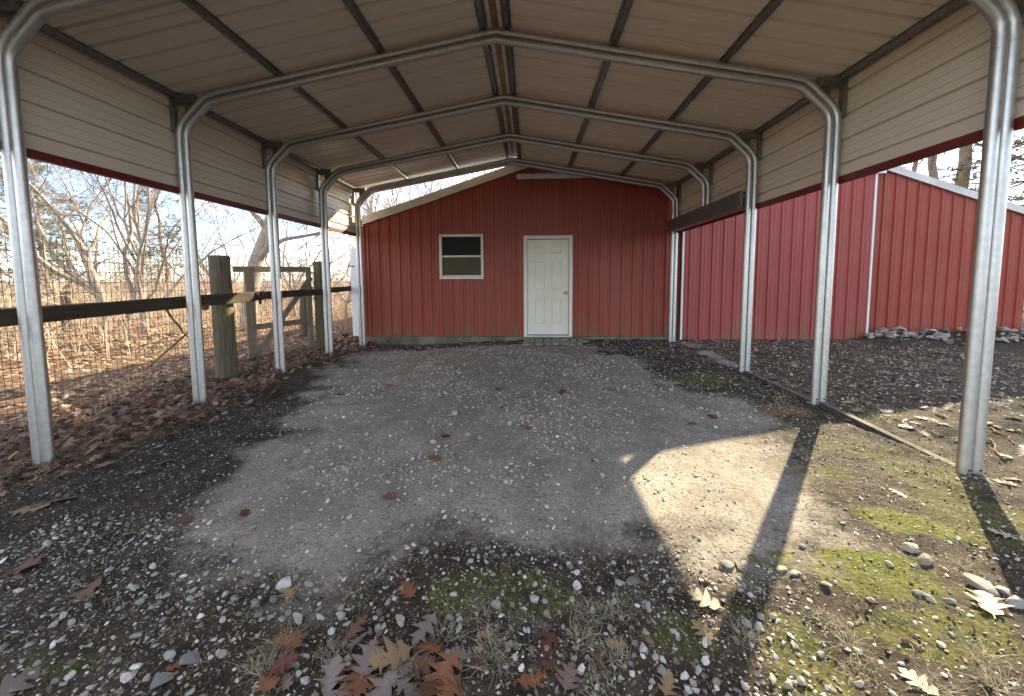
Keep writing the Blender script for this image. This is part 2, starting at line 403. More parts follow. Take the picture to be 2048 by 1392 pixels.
for k in range(-1, 5):
    y = k*BAY
    mb = MB()
    for off in (-RT-.001, RT+.001):
        pts = bow_path(off)
        if off > 0: pts[0] = (pts[0][0], 2.825); pts[-1] = (pts[-1][0], 2.825)
        else: pts[0] = (pts[0][0], 2.785); pts[-1] = (pts[-1][0], 2.785)
        mb.tube([(x, y, z) for x, z in pts], RT+.0008, 12)
    fr = mb.build('frame', M['galv'], cp, True)
    for s in (-1, 1):
        zb = legz.get((k, s), .05) - .03
        if (k, s) == (3, 1): zb = 2.50
        lg = MB()
        lg.tube([(s*(HW-RT-.001), y, zb), (s*(HW-RT-.001), y, 2.784)], RT, 12)
        lg.tube([(s*(HW+RT+.001), y, zb), (s*(HW+RT+.001), y, 2.824)], RT, 12)
        lo = lg.build('leg', M['galv'], fr, True)
        if (k, s) != (3, 1) and k >= 0:
            for q in (-RT, RT): MB().tube([(s*HW+q, y-RT-.006, zb+.09), (s*HW+q, y-RT+.006, zb+.09)], .007, 8).build('bolt', M['black'], fr)
            ft = MB().box(s*HW-.085, s*HW+.085, y-.055, y+.055, zb+.015, zb+.037); ft.build('foot_plate', M['channel'], fr, bevel=.003)
        br = MB()
        br.box(min(s*3.075, s*3.335), max(s*3.075, s*3.335), y-.03, y+.03, 3.205, 3.287)
        br.build('eave_bracket', M['channel'], fr)
        ch = MB().box(min(s*3.305, s*3.345), max(s*3.305, s*3.345), y-.028, y+.028, 2.93, 3.204); ch.build('hanger_channel', M['channel'], fr)
        gs = MB(); a = s*3.12; b2 = s*3.21
        gs.box(min(a, b2), max(a, b2), y+.005, y+.009, 3.06, 3.204); gs.build('gusset_plate', M['channel'], fr)
Y0, Y1 = -1.52, 5.86
def roof_z(x): return 3.888 - .180*abs(x)
# purlins (hat channels) under the sheets
def hat(xc, w=.05, h=.036):
    s = 1 if xc >= 0 else -1
    prof = [(-w*.9, 0), (-w*.5, 0), (-w*.36, -h), (w*.36, -h), (w*.5, 0), (w*.9, 0)]
    m = MB()
    P = [(xc+a, roof_z(xc+a)-.0015+b) for a, b in prof]
    n = len(P)
    m.v = [(x, Y0+.02, z) for x, z in P]+[(x, Y1-.02, z) for x, z in P]
    m.f = [(i, i+1, n+i+1, n+i) for i in range(n-1)] + [tuple(range(n))[1:5], tuple(n+i for i in (4, 3, 2, 1))]
    return m
for xc in (-3.29, -2.21, -1.15, -.115, .115, 1.15, 2.21, 3.29): hat(xc).build('purlin', M['channel'], cp)
# ribbed sheet profile over one 36 inch sheet
def rib_profile(width=.9144, pitch=.2286, h=.022, start=.1143, hm=.006):
    pr = [(0, 0)]; c = start
    while c < width-.01:
        pr += [(c-.021, 0), (c-.014, h), (c+.014, h), (c+.021, 0)]
        for q in (.076, .1524):
            m_ = c+q
            if m_+.012 < width: pr += [(m_-.009, 0), (m_-.006, hm), (m_+.006, hm), (m_+.009, 0)]
        c += pitch
    pr.append((width, 0))
    return pr
PR = rib_profile(h=.03); PRF = rib_profile(h=.024, hm=.0032)
def roof_sheet(s):
    m = MB(); x0, x1 = .035*s, 3.375*s
    PRR = [(-.02, .0)]+PRF[1:-1]+[(.9144+.02, .0)]
    for (a, ha), (b, hb) in zip(PRR[:-1], PRR[1:]):
        q = [(x0, a+.0012, roof_z(x0)+ha), (x0, b+.0012, roof_z(x0)+hb), (x1, b+.0012, roof_z(x1)+hb), (x1, a+.0012, roof_z(x1)+ha)]
        if s < 0: q = q[::-1]
        m.quad(*q)
    return m.mesh('roof_sheet', M['ceiling'])
for s in (-1, 1):
    me = roof_sheet(s)
    k = 0; yy = 5.94-.9144*8
    while yy < Y1-.3:
        obj('roof_sheet', me, cp, (0, yy, .003*(k % 2))); yy += .9144; k += 1
YR1 = yy
rc = MB()
for s in (-1, 1):
    rc.quad((0, Y0-.02, 3.925), (0, Y1+.07, 3.925), (s*.16, Y1+.07, 3.893), (s*.16, Y0-.02, 3.893))
rc.build('ridge_cap', M['ridge'], cp)
# side sheets, ribs lengthwise
for s in (-1, 1):
    yb = [Y0, Y0+3.2, Y1] if s < 0 else [Y0, Y0+3.6, Y1]
    for i in range(2):
        m = MB()
        for (a, ha), (b, hb) in zip(PR[:-1], PR[1:]):
            xa, xb = s*(3.352+ha+.002*i), s*(3.352+hb+.002*i); za, zb_ = 2.362+a, 2.362+b
            ye = yb[i+1]+(.05 if i == 0 else 0); q = [(xa, yb[i], za), (xa, ye, za), (xb, ye, zb_), (xb, yb[i], zb_)]
            if s > 0: q = q[::-1]
            m.quad(*q)
        m.build('side_sheet', M['sidepanel'], cp)
    t = MB().box(min(s*3.338, s*3.385), max(s*3.338, s*3.385), Y0-.003, Y1+.003, 2.308, 2.372); t.build('bottom_trim', M['redtrim'], cp)
    t = MB().box(min(s*3.336, s*3.388), max(s*3.336, s*3.388), Y1-.03, Y1+.012, 2.374, 3.26); t.build('corner_trim', M['redtrim'], cp)
    t = MB().box(min(s*3.376, s*3.41), max(s*3.376, s*3.41), Y0-.01, Y1+.07, 3.19, 3.318); t.build('eave_trim', M['redtrim'], cp)
    for k in range(-1, 4):
        if s > 0 and k >= 2: continue
        ya, yb_ = k*BAY+.06, (k+1)*BAY-.06
        dzr = .010 if (s > 0 and k < 1) else -.012; za, zb2 = legz.get((k, s), .05)+dzr, legz.get((k+1, s), .05)+dzr
        MB().beam((s*HW, ya, za), (s*HW, yb_, zb2), .055, .055).build('base_rail', M['dirtysteel'], cp)
hd = MB()
hd.box(3.135, 3.175, 2.90, 5.80, 2.352, 2.555); hd.box(3.176, 3.25, 2.95, 5.64, 2.53, 2.5545)
hd.build('header_beam', M['header'], cp)
MB().box(3.118, 3.30, 2.93, 5.60, 2.328, 2.350).build('header_flange', M['channel'], cp)

# ------------------------------------------------------------------ barn
YW = 6.03
bn = tag(empty('barn', (3.7, YW, 0)), 'faded red metal barn with low gable, white entry door and sliding door', 'barn')
def bp(o): o.parent = bn; o.matrix_parent_inverse = Matrix.Translation((-3.7, -YW, 0)); return o
XL, XR, XP = -3.31, 10.46, 3.73
def gable(x): return 2.572+.3262*(x+3.31) if x < XP else 4.868-.343*(x-XP)
DX0, DX1, DZ0, DZ1 = .195, 1.237, .14, 2.312        # entry door, outer casing
WX0, WX1, WZ0, WZ1 = -1.626, -.668, 1.394, 2.358    # window, outer frame
holes = [(DX0+.02, DX1-.02, -1, DZ1-.02), (WX0+.02, WX1-.02, WZ0+.02, WZ1-.02)]
def wall_sheet(x0, x1, z0, top, y, holes, rib=.030, phase=.0):
    xs = []
    c = XL+.118-phase
    prof = {}
    def h(x):
        u = (x-(XL+.1143)) % .2286
        u = min(u, .2286-u)
        if u <= .012: return rib
        if u <= .0175: return rib*(.0175-u)/.0055
        v = (x-(XL+.1143)) % .2286
        for q in (.076, .1524):
            w = abs(v-q)
            if w < .0055: return .006
            if w < .012: return .006*(.012-w)/.0065
        return 0
    k0 = int((x0-XL)/.2286)-1
    for k in range(k0, k0+9):
        c = XL+.1143+k*.2286
        for d in (-.0175, -.012, .012, .0175, .064, .071, .081, .088, .1404, .1474, .1574, .1644): xs.append(c+d)
    for hx in holes: xs += [hx[0], hx[1]]
    if x0 < XP < x1: xs.append(XP)
    xs = sorted({round(x, 5) for x in xs if x0+.0005 < x < x1-.0005} | {x0, x1})
    m = MB()
    for a, b in zip(xs[:-1], xs[1:]):
        mid = (a+b)/2; seg = [(z0, None)]
        cuts = sorted([(hz0, hz1) for (hx0, hx1, hz0, hz1) in holes if hx0-1e-4 <= a and b <= hx1+1e-4])
        lo = z0; parts = []
        for c0, c1 in cuts:
            if c0 > lo: parts.append((lo, c0))
            lo = max(lo, c1)
        parts.append((lo, None))
        for p0, p1 in parts:
            ta, tb = (top(a), top(b)) if p1 is None else (p1, p1)
            m.quad((a, y-h(a), p0), (b, y-h(b), p0), (b, y-h(b), tb), (a, y-h(a), ta))
    return m
x = XL
while x < XR-.01:
    x2 = min(x+.9144, XR)
    bp(wall_sheet(x+.0008, x2-.0008, .142, lambda q: gable(q)+.10, YW, holes).build('wall_sheet', M['red']))
    x = x2
# shell of the building
bp(MB().box(XL+.01, XL+.03, YW+.012, YW+12, .10, 2.60).build('side_wall', M['red']))
bp(MB().box(XR-.03, XR-.01, YW+.012, YW+12, .10, 2.56).build('side_wall', M['red']))
bk = MB(); bk.quad((XL, YW+12, .1), (XR, YW+12, .1), (XR, YW+12, 2.56), (XP, YW+12, 4.86), (XL, YW+12, 2.57)); bp(bk.build('rear_wall', M['red']))
ib = MB(); ib.quad((XL+.04, YW+.14, .05), (XR-.04, YW+.14, .05), (XR-.04, YW+.14, 2.5), (XP, YW+.14, 4.8), (XL+.04, YW+.14, 2.5)); bp(ib.build('light_leak_backing', M['dark']))  # added unseen dark backing that stops light leaking through the front wall
for s in (-1, 1):
    xe = XL-.06 if s < 0 else XR+.06
    ze = gable(XL)-.02 if s < 0 else gable(XR)-.02
    rf = MB(); zt = .162 if s < 0 else .10
    rf.quad((XP, YW-.04, 4.868+zt), (XP, YW+12.1, 4.868+zt), (xe, YW+12.1, ze+zt), (xe, YW-.04, ze+zt))
    rf.quad((XP, YW-.04, 4.868+zt-.03), (xe, YW-.04, ze+zt-.03), (xe, YW+12.1, ze+zt-.03), (XP, YW+12.1, 4.868+zt-.03))
    bp(rf.build('roof_slope', M['graytrim']))
    n = 5
    for i in range(n):
        xa = XP+(xe-XP)*i/n; xb = XP+(xe-XP)*(i+1)/n
        za, zb_ = gable(max(XL, min(XR, xa))), gable(max(XL, min(XR, xb)))
        tr = MB(); yf, yb_ = YW-.065, YW-.022
        g = .002*s
        fh_ = .155 if s < 0 else .125; q = [(xa+g, za), (xb-g, zb_), (xb-g, zb_+fh_), (xa+g, za+fh_)]
        if s < 0: q = [q[1], q[0], q[3], q[2]]
        f = [(u, yf, w) for u, w in q]; bb = [(u, yb_, w) for u, w in q]
        tr.v = f+bb; tr.f = [(0, 1, 2, 3), (7, 6, 5, 4), (0, 4, 5, 1), (1, 5, 6, 2), (2, 6, 7, 3), (3, 7, 4, 0)]
        o = bp(tr.build('rake_fascia', M['rake'] if s < 0 else M['graytrim']))
        dr = MB()
        q = [(xa+g, za-.016), (xb-g, zb_-.016), (xb-g, zb_+.001), (xa+g, za+.001)]
        if s < 0: q = [q[1], q[0], q[3], q[2]]
        f = [(u, yf-.006, w) for u, w in q]; bb = [(u, yb_, w) for u, w in q]
        dr.v = f+bb; dr.f = tr.f
        bp(dr.build('drip_edge', M['cream']))
bp(MB().box(XL+.005, XR, YW-.05, YW+.4, -.25, .139).build('concrete_slab', M['slab'], bevel=.008))
ct = MB().box(XL-.012, XL+.035, YW-.030, YW-.002, .142, 2.55); bp(ct.build('corner_trim', M['red']))
# entry door
ed = empty('entry_door', ((DX0+DX1)/2, YW, DZ0)); bp(ed)
def dp(o):
    o.parent = ed; o.matrix_parent_inverse = Matrix.Translation((-(DX0+DX1)/2, -YW, -DZ0)); return o
cs = .072
dp(MB().box(DX0, DX0+cs, YW-.045, YW+.05, DZ0, DZ1).build('casing', M['doorpaint'], bevel=.004))
dp(MB().box(DX1-cs, DX1, YW-.045, YW+.05, DZ0, DZ1).build('casing', M['doorpaint'], bevel=.004))
dp(MB().box(DX0+cs+.001, DX1-cs-.001, YW-.043, YW+.05, DZ1-cs, DZ1-.001).build('casing', M['doorpaint'], bevel=.004))
dp(MB().box(DX0+cs, DX1-cs, YW-.06, YW+.05, DZ0-.005, DZ0+.028).build('threshold', M['graytrim'], bevel=.004))
lx0, lx1, lz0, lz1 = DX0+cs+.006, DX1-cs-.008, DZ0+.045, DZ1-cs-.014
LW, LH = lx1-lx0, lz1-lz0
# leaf as a grid with six openings, panels set in them
cols = [0, .135*LW/.9*1.0, .40*LW/.9, .50*LW/.9, .765*LW/.9, LW]
cols = [0, .16*LW, .43*LW, .57*LW, .84*LW, LW]
rows = [0, .115*LH, .37*LH, .475*LH, .78*LH, .855*LH, .935*LH, LH]
lf = MB(); yl = YW-.002
pan = []
for i in range(5):
    for j in range(7):
        a, b, c, d = lx0+cols[i], lx0+cols[i+1], lz0+rows[j], lz0+rows[j+1]
        if i in (1, 3) and j in (1, 3, 5): pan.append((a, b, c, d))
        else: lf.quad((a, yl, c), (b, yl, c), (b, yl, d), (a, yl, d))
lf.box(lx0, lx1, yl+.012, yl+.04, lz0, lz1)
lf.quad((lx1, yl, lz0), (lx1, yl+.012, lz0), (lx1, yl+.012, lz1), (lx1, yl, lz1)); lf.quad((lx0, yl, lz0), (lx0, yl, lz1), (lx0, yl+.012, lz1), (lx0, yl+.012, lz0))
lf.quad((lx0, yl, lz1), (lx1, yl, lz1), (lx1, yl+.012, lz1), (lx0, yl+.012, lz1))
dp(lf.build('leaf', M['doorpaint']))
for a, b, c, d in pan:
    m = MB(); e = [(0, yl), (.008, yl+.0115), (.024, yl+.0115), (.036, yl+.001)]
    rings = [[(a+q, y, c+q), (b-q, y, c+q), (b-q, y, d-q), (a+q, y, d-q)] for q, y in e]
    for r1, r2 in zip(rings[:-1], rings[1:]):
        for i in range(4): m.quad(r1[i], r1[(i+1) % 4], r2[(i+1) % 4], r2[i])
    m.quad(*rings[-1]); dp(m.build('panel', M['doorpaint']))
kb = MB(); kx, kz = lx1-.058, lz0+.90
kb.tube([(kx, yl-.001, kz), (kx, yl-.008, kz), (kx, yl-.010, kz), (kx, yl-.028, kz), (kx, yl-.036, kz), (kx, yl-.052, kz), (kx, yl-.062, kz)], [.034, .033, .014, .013, .026, .028, .012], 14)
dp(kb.build('knob', M['brass'], None, True))
# window
wd = empty('window', ((WX0+WX1)/2, YW, WZ0)); bp(wd)
def wp(o):
    o.parent = wd; o.matrix_parent_inverse = Matrix.Translation((-(WX0+WX1)/2, -YW, -WZ0)); return o
fw = .058; yo = YW-.05
wp(MB().box(WX0, WX0+fw, yo, YW+.04, WZ0, WZ1).build('frame_bar', M['cream'], bevel=.006))
wp(MB().box(WX1-fw, WX1, yo, YW+.04, WZ0, WZ1).build('frame_bar', M['cream'], bevel=.006))
wp(MB().box(WX0+fw+.001, WX1-fw-.001, yo+.002, YW+.04, WZ1-fw, WZ1-.001).build('frame_bar', M['cream'], bevel=.006))
wp(MB().box(WX0+fw+.001, WX1-fw-.001, yo-.012, YW+.04, WZ0+.001, WZ0+fw).build('sill', M['cream'], bevel=.006))
zm = (WZ0+WZ1)/2+.01
wp(MB().box(WX0+fw+.001, WX1-fw-.001, yo+.018, YW+.03, zm-.02, zm+.02).build('meeting_rail', M['cream'], bevel=.004))
wp(MB().box(WX0+fw+.001, WX1-fw-.001, YW-.004, YW+.002, zm+.021, WZ1-fw-.001).build('pane', M['glass']))
wp(MB().box(WX0+fw+.012, WX1-fw-.012, YW-.020, YW-.014, WZ0+fw+.03, zm-.021).build('pane', M['screen']))
wp(MB().box(WX0+fw+.001, WX1-fw-.001, YW-.03, YW+.02, WZ0+fw+.001, WZ0+fw+.028).build('sash_rail', M['graytrim'], bevel=.003))
# sliding door
sdr = empty('sliding_door', (5.4, YW-.1, .09)); bp(sdr)
def sp_(o):
    o.parent = sdr; o.matrix_parent_inverse = Matrix.Translation((-5.4, -(YW-.1), -.09)); return o
SX0, SX1, SY = 3.50, 7.31, YW-.105
x = SX0+.03
while x < SX1-.03:
    x2 = min(x+.9144, SX1-.03)
    sp_(wall_sheet(x+.0006, x2-.0006, .088, lambda q: 3.50, SY, []).build('door_sheet', M['reddoor'])); x = x2
sp_(MB().box(SX0, SX1, SY+.022, SY+.06, .10, 3.49).build('door_core', M['dark']))
for a in (SX0, SX1-.032): sp_(MB().box(a, a+.032, SY-.026, SY+.021, .085, 3.50).build('edge_trim', M['whitetrim']))
tk = MB()
pro = [(YW-.155, 3.465), (YW-.155, 3.555), (YW-.03, 3.61), (YW-.026, 3.61), (YW-.026, 3.575), (YW-.15, 3.515), (YW-.15, 3.465)]
n = len(pro); tk.v = [(.06, a, b) for a, b in pro]+[(7.455, a, b) for a, b in pro]
tk.f = [(i, (i+1) % n, n+(i+1) % n, n+i) for i in range(n)]+[tuple(range(n))[::-1], tuple(n+i for i in range(n))]
bp(tk.build('track_cover', M['tracktrim']))
# white side door standing open at the left corner
so = empty('side_door', (XL, YW+.30, .10)); bp(so)
def so_(o): o.parent = so; o.matrix_parent_inverse = Matrix.Translation((-XL, -(YW+.30), -.10)); return o
so_(MB().box(-3.735, XL-.02, YW+.28, YW+.32, .105, 2.10).build('leaf', M['sidedoor'], bevel=.004))
hb = MB(); hb.tube([(-3.67, YW+.279, 1.70), (-3.67, YW+.235, 1.70), (-3.69, YW+.225, 1.70), (-3.775, YW+.225, 1.715)], [.011, .011, .011, .009], 8)
so_(hb.build('lever_handle', M['black'], None, True))
so['label'] = 'white door leaf standing open at the left corner with black lever'

# ------------------------------------------------------------------ stones
def ico():
    t = (1+5**.5)/2
    v = np.array([(-1, t, 0), (1, t, 0), (-1, -t, 0), (1, -t, 0), (0, -1, t), (0, 1, t), (0, -1, -t), (0, 1, -t), (t, 0, -1), (t, 0, 1), (-t, 0, -1), (-t, 0, 1)], float)
    f = np.array([(0, 11, 5), (0, 5, 1), (0, 1, 7), (0, 7, 10), (0, 10, 11), (1, 5, 9), (5, 11, 4), (11, 10, 2), (10, 7, 6), (7, 1, 8), (3, 9, 4), (3, 4, 2), (3, 2, 6), (3, 6, 8), (3, 8, 9), (4, 9, 5), (2, 4, 11), (6, 2, 10), (8, 6, 7), (9, 8, 1)])
    return v/np.linalg.norm(v[0]), f
IV, IF = ico()
def subdiv(v, f):
    v = list(map(tuple, v)); cache = {}; nf = []
    def mid(a, b):
        k = (min(a, b), max(a, b))
        if k not in cache:
            q = (np.array(v[a])+np.array(v[b]))/2; cache[k] = len(v); v.append(tuple(q/np.linalg.norm(q)))
        return cache[k]
    for a, b, c in f:
        x, y, z = mid(a, b), mid(b, c), mid(c, a); nf += [(a, x, z), (b, y, x), (c, z, y), (x, y, z)]
    return np.array(v), np.array(nf)
SV, SF = subdiv(IV, IF)
def stone_shape(v, r, chip=5):
    s = v*np.array([1, r.uniform(.6, .95), r.uniform(.35, .65)])
    s = s*(1+r.uniform(-.10, .10, (len(v), 1)))
    for _ in range(chip):                       # flat chipped faces
        n = r.normal(size=3); n /= np.linalg.norm(n); d = s@n; lim = r.uniform(.45, .72)*d.max()
        s = s - np.outer(np.clip(d-lim, 0, None)*.9, n)
    return s
STCOL = np.array([(.34, .33, .32), (.44, .43, .42), (.26, .24, .22), (.36, .31, .25), (.50, .49, .48), (.22, .22, .23), (.40, .36, .29), (.19, .16, .13)])
def stone_mesh(seed, col, hi=True):
    r = np.random.default_rng(seed); v = stone_shape(SV if hi else IV, r, 7)
    c = np.tile(np.array(col), (len(v), 1))*r.uniform(.8, 1.15, (len(v), 1))
    return np_mesh('stone', v, SF if hi else IF, M['stone'], False, c)
STM = {}
for ci, c in enumerate([(.25, .24, .225), (.40, .39, .375), (.16, .158, .155), (.24, .20, .15), (.14, .10, .065), (.31, .285, .24)]):
    STM[ci] = [stone_mesh(100+ci*10+j, c) for j in range(4)]
def put_stone(px, py, wpx, ci, label, group, name='stone', flat=1.0):
    p = onground(px, py); depth = (p-CAM)@fwd; w = wpx/F_PX*depth/2
    s = w*1.05
    return tag(obj(name, random.choice(STM[ci]), None, (p[0], p[1], p[2]+s*.18), (random.uniform(-.25, .25), random.uniform(-.25, .25), random.uniform(0, 6.3)), (s, s, s*flat)), label, 'stone', group)
put_stone(570, 1173, 42, 1, 'large pale white stone beside a tan leaf on the dark gravel', None)
put_stone(386, 1321, 46, 2, 'large grey-blue stone near the bottom left gravel', None)
put_stone(341, 1311, 32, 0, 'rounded grey stone beside the large grey-blue stone', None)
put_stone(259, 1357, 46, 1, 'long pale slab-like stone at the bottom left', None, flat=.7)
put_stone(318, 1368, 50, 2, 'broad dark grey stone at the bottom edge, left', None, flat=.7)
put_stone(596, 1239, 30, 5, 'blocky tan stone left of the foreground leaf clump', None)
put_stone(682, 1232, 30, 0, 'round grey flat stone above the foreground leaf clump', None)
put_stone(801, 1244, 32, 5, 'oval pinkish grey stone below the upright brown leaf', None)
put_stone(1269, 1165, 38, 2, 'flat grey stone at the edge of the sunlit patch', None, flat=.7)
put_stone(1453, 1136, 40, 2, 'dark elongated stone lying in the sunlit gravel', None)
put_stone(1299, 1284, 30, 4, 'brown rusty stone beside the sun shadow edge', None)
for q in ((1825, 1101, 38, 5), (1846, 1123, 38, 3), (1961, 1176, 56, 5), (2008, 1187, 40, 0), (2037, 1210, 46, 0)):
    put_stone(*q, 'smooth long edging stone in a row along the right carport side', 'edging stones along the right side')
for q in ((296, 1357, 24, 0), (142, 1353, 26, 1), (184, 1377, 26, 1), (272, 1274, 22, 5), (284, 1205, 26, 0), (470, 1124, 17, 1), (162, 1058, 16, 5), (93, 1090, 24, 1), (412, 1150, 18, 0), (145, 1245, 22, 0), (124, 1234, 20, 1),
          (442, 1284, 17, 1), (526, 1174, 17, 1), (617, 1172, 24, 5), (640, 1237, 24, 1), (768, 1254, 17, 5), (689, 1160, 18, 1), (639, 1210, 16, 1), (610, 1365, 24, 1), (594, 1332, 20, 0), (400, 1060+130, 18, 0), (350, 1150, 16, 1), (310, 1150, 17, 5), (220, 1140, 15, 0), (250, 1140, 14, 5), (470, 1200, 16, 0), (330, 1240, 18, 2), (205, 1300, 18, 5), (60, 1290, 18, 0), (500, 1145, 16, 0), (380, 1200, 18, 1)):
    put_stone(*q, 'small angular stone in the dark pebbly soil at front left', 'stones in the dark soil at front left')
for q in ((908, 1191, 18, 1), (993, 1212, 28, 5), (789, 1200, 17, 1), (1153, 1172, 24, 1), (1071, 1200, 26, 1), (1229, 1128, 18, 1), (1296, 1211, 22, 0), (1288, 1300, 30, 1), (1347, 1266, 24, 1), (1398, 1341, 24, 1), (1393, 1384, 26, 1),
          (1031, 1319, 22, 1), (1020, 1289, 22, 0), (1049, 1262, 16, 1), (1325, 1320, 18, 1), (1260, 1330, 18, 0), (1350, 1300, 16, 1), (985, 1150, 15, 0), (1040, 1168, 14, 1), (900, 1235, 18, 0), (920, 1240, 16, 1)):
    put_stone(*q, 'small angular stone among moss and grass tufts at the front', 'stones in the mossy soil at the front')
for q in ((1322, 1098, 20, 5), (1562, 1141, 26, 5), (1590, 1149, 24, 5), (1495, 1249, 26, 0), (1520, 1234, 24, 2), (1603, 1367, 30, 0), (1488, 1374, 24, 0), (1546, 1360, 22, 5), (1606, 1094, 19, 2), (1573, 1371, 26, 3),
          (1650, 1170, 22, 5), (1700, 1250, 18, 5), (1740, 1200, 20, 3), (1840, 1190, 26, 2), (1860, 1200, 24, 5), (1900, 1205, 22, 2), (1780, 1130, 18, 5), (1500, 1190, 14, 1), (1520, 1180, 15, 0), (1640, 1310, 20, 5), (1540, 1280, 18, 5), (1720, 1390-20, 22, 5), (1880, 1290, 18, 1), (1465, 1060, 14, 2), (1400, 1080, 13, 2)):
    put_stone(*q, 'small sunlit stone in the yellow moss at front right', 'stones in the sunlit moss at front right')
for q in ((735, 870, 19, 5), (909, 828, 24, 5), (919, 884, 14, 5), (960, 877, 14, 5), (872, 901, 14, 0), (891, 893, 13, 5), (615, 905, 24, 5), (715, 972, 26, 0), (763, 952, 17, 5), (717, 931, 14, 5), (1019, 847, 17, 5), (1005, 845, 14, 5), (986, 954, 14, 5),
          (1179, 831, 12, 5), (1100, 951, 14, 5), (1197, 986, 17, 5), (777, 965, 14, 1), (1051, 877, 13, 5), (504, 1058, 19, 5), (866, 885, 18, 5), (935, 871, 16, 5), (690, 938, 12, 5), (1012, 965, 12, 1), (1075, 970, 13, 5), (840, 1000, 14, 1), (700, 1035, 18, 1), (760, 1065, 14, 5), (890, 1035, 14, 1), (730, 1045, 20, 0), (1290, 958, 14, 1)):
    put_stone(*q, 'pale stone on the packed grey gravel floor of the carport', 'stones on the packed gravel')

# gravel, far too many to count
def scatter(n, x0, x1, y0, y1, acc=None):
    x = rng.uniform(x0, x1, n); y = rng.uniform(y0, y1, n)
    if acc is not None:
        k = rng.random(n) < acc(x, y); x, y = x[k], y[k]
    return x, y
PROT = np.stack([stone_shape(IV, np.random.default_rng(900+i), 3) for i in range(12)])
def gravel(sets):
    XS, YS, SS, CS = [], [], [], []
    for n, box, acc, smin, smax, pw, pal in sets:
        x, y = scatter(n, *box, acc); k = len(x)
        s = smin*(1-rng.random(k)*(1-(smin/smax)**pw))**(-1/pw)
        XS.append(x); YS.append(y); SS.append(s); CS.append(np.array(pal)[rng.integers(0, len(pal), k)])
    x = np.concatenate(XS); y = np.concatenate(YS); s = np.concatenate(SS); c = np.concatenate(CS)*rng.uniform(.75, 1.2, (len(x), 1))
    n = len(x); v = PROT[rng.integers(0, 12, n)].copy(); a = rng.uniform(0, 6.28, n); ca, sa = np.cos(a)[:, None], np.sin(a)[:, None]
    vx = v[..., 0]*ca-v[..., 1]*sa; vy = v[..., 0]*sa+v[..., 1]*ca
    tx = rng.normal(0, .3, (n, 1)); ty = rng.normal(0, .3, (n, 1)); vz = v[..., 2]+vx*tx+vy*ty
    z = ground_z(x, y)
    V = np.stack([vx*s[:, None]+x[:, None], vy*s[:, None]+y[:, None], vz*s[:, None]+(z+s*.12)[:, None]], -1).reshape(-1, 3)
    Fc = (IF[None]+12*np.arange(n)[:, None, None]).reshape(-1, 3)
    C = np.repeat(c, 12, 0)
    return np_mesh('gravel', V, Fc, M['stone'], False, C)
ing = lambda x, y: poly_mask(x, y, GP, .15, .5, 3)
outg = lambda x, y: 1-poly_mask(x, y, GP, .15, .5, 3)
clump = lambda x, y: ing(x, y)*(1-.8*sstep(.6, 1.1, x)*sstep(1.3, .7, y))*(.25+1.2*sstep(.45, .62, fbm(x*1.7, y*1.7, 77, 4)))
PALE = [(.37, .35, .32), (.25, .232, .205), (.47, .45, .41), (.15, .138, .122), (.24, .21, .165), (.12, .10, .08), (.17, .15, .12)]
DRY = [(.43, .40, .35), (.36, .33, .285), (.52, .485, .435), (.25, .225, .19), (.38, .335, .27), (.19, .165, .135)]
gm = gravel([
    (13000, (-2.4, 1.5, -1.85, -.55), outg, .0028, .022, 1.4, PALE),
    (7000, (-3.3, -.9, -1.3, 1.6), outg, .003, .014, 1.6, PALE),
    (26000, (-2.5, 2.6, -1.1, 1.6), clump, .0035, .022, 1.5, DRY),
    (17000, (-2.5, 2.9, 1.6, 5.8), clump, .006, .028, 1.6, DRY),
    (6500, (.9, 3.7, -1.8, .9), outg, .0035, .016, 1.7, DRY),
    (7000, (1.9, 8.0, .9, 5.9), outg, .006, .024, 1.9, DRY),
    (2500, (-3.4, 2.0, 4.6, 5.95), outg, .006, .024, 1.9, DRY),
])
tag(obj('gravel', gm), 'loose grey and white pebbles strewn over the yard floor', kind='stuff')

# ------------------------------------------------------------------ rubble bank and stone step
rb = tag(empty('rubble_bank', (8.8, 5.4, .1)), 'low bank of loose rubble stones along the barn wall, right of sliding door', 'rubble bank')
r = np.random.default_rng(5)
for k in range(150):
    x = 7.25+r.random()**.9*3.6; t = r.random(); wide = .12+.75*sstep(7.2, 8.3, x)
    y = 5.86-t*wide-.05*r.random(); z = float(ground_z(np.array([x]), np.array([y]))[0])+ .015+ (.10*sstep(7.2, 7.7, x))*(1-t)*r.uniform(.2, 1.0)
    s = r.uniform(.045, .125)*(1 if k > 20 else 1.25)
    o = obj('stone', STM[[2, 0, 3, 2, 5, 2, 0][k % 7]][k % 4], rb, (x-8.8, y-5.4, z-.1+s*.12), (r.normal(0, .35), r.normal(0, .35), r.uniform(0, 6.3)), (s, s*.9, s*.8))
st = tag(empty('stone_step', (.78, 5.65, 0)), 'cracked flat flagstone step on the ground below the entry door', 'step')
r = np.random.default_rng(8); k = 0
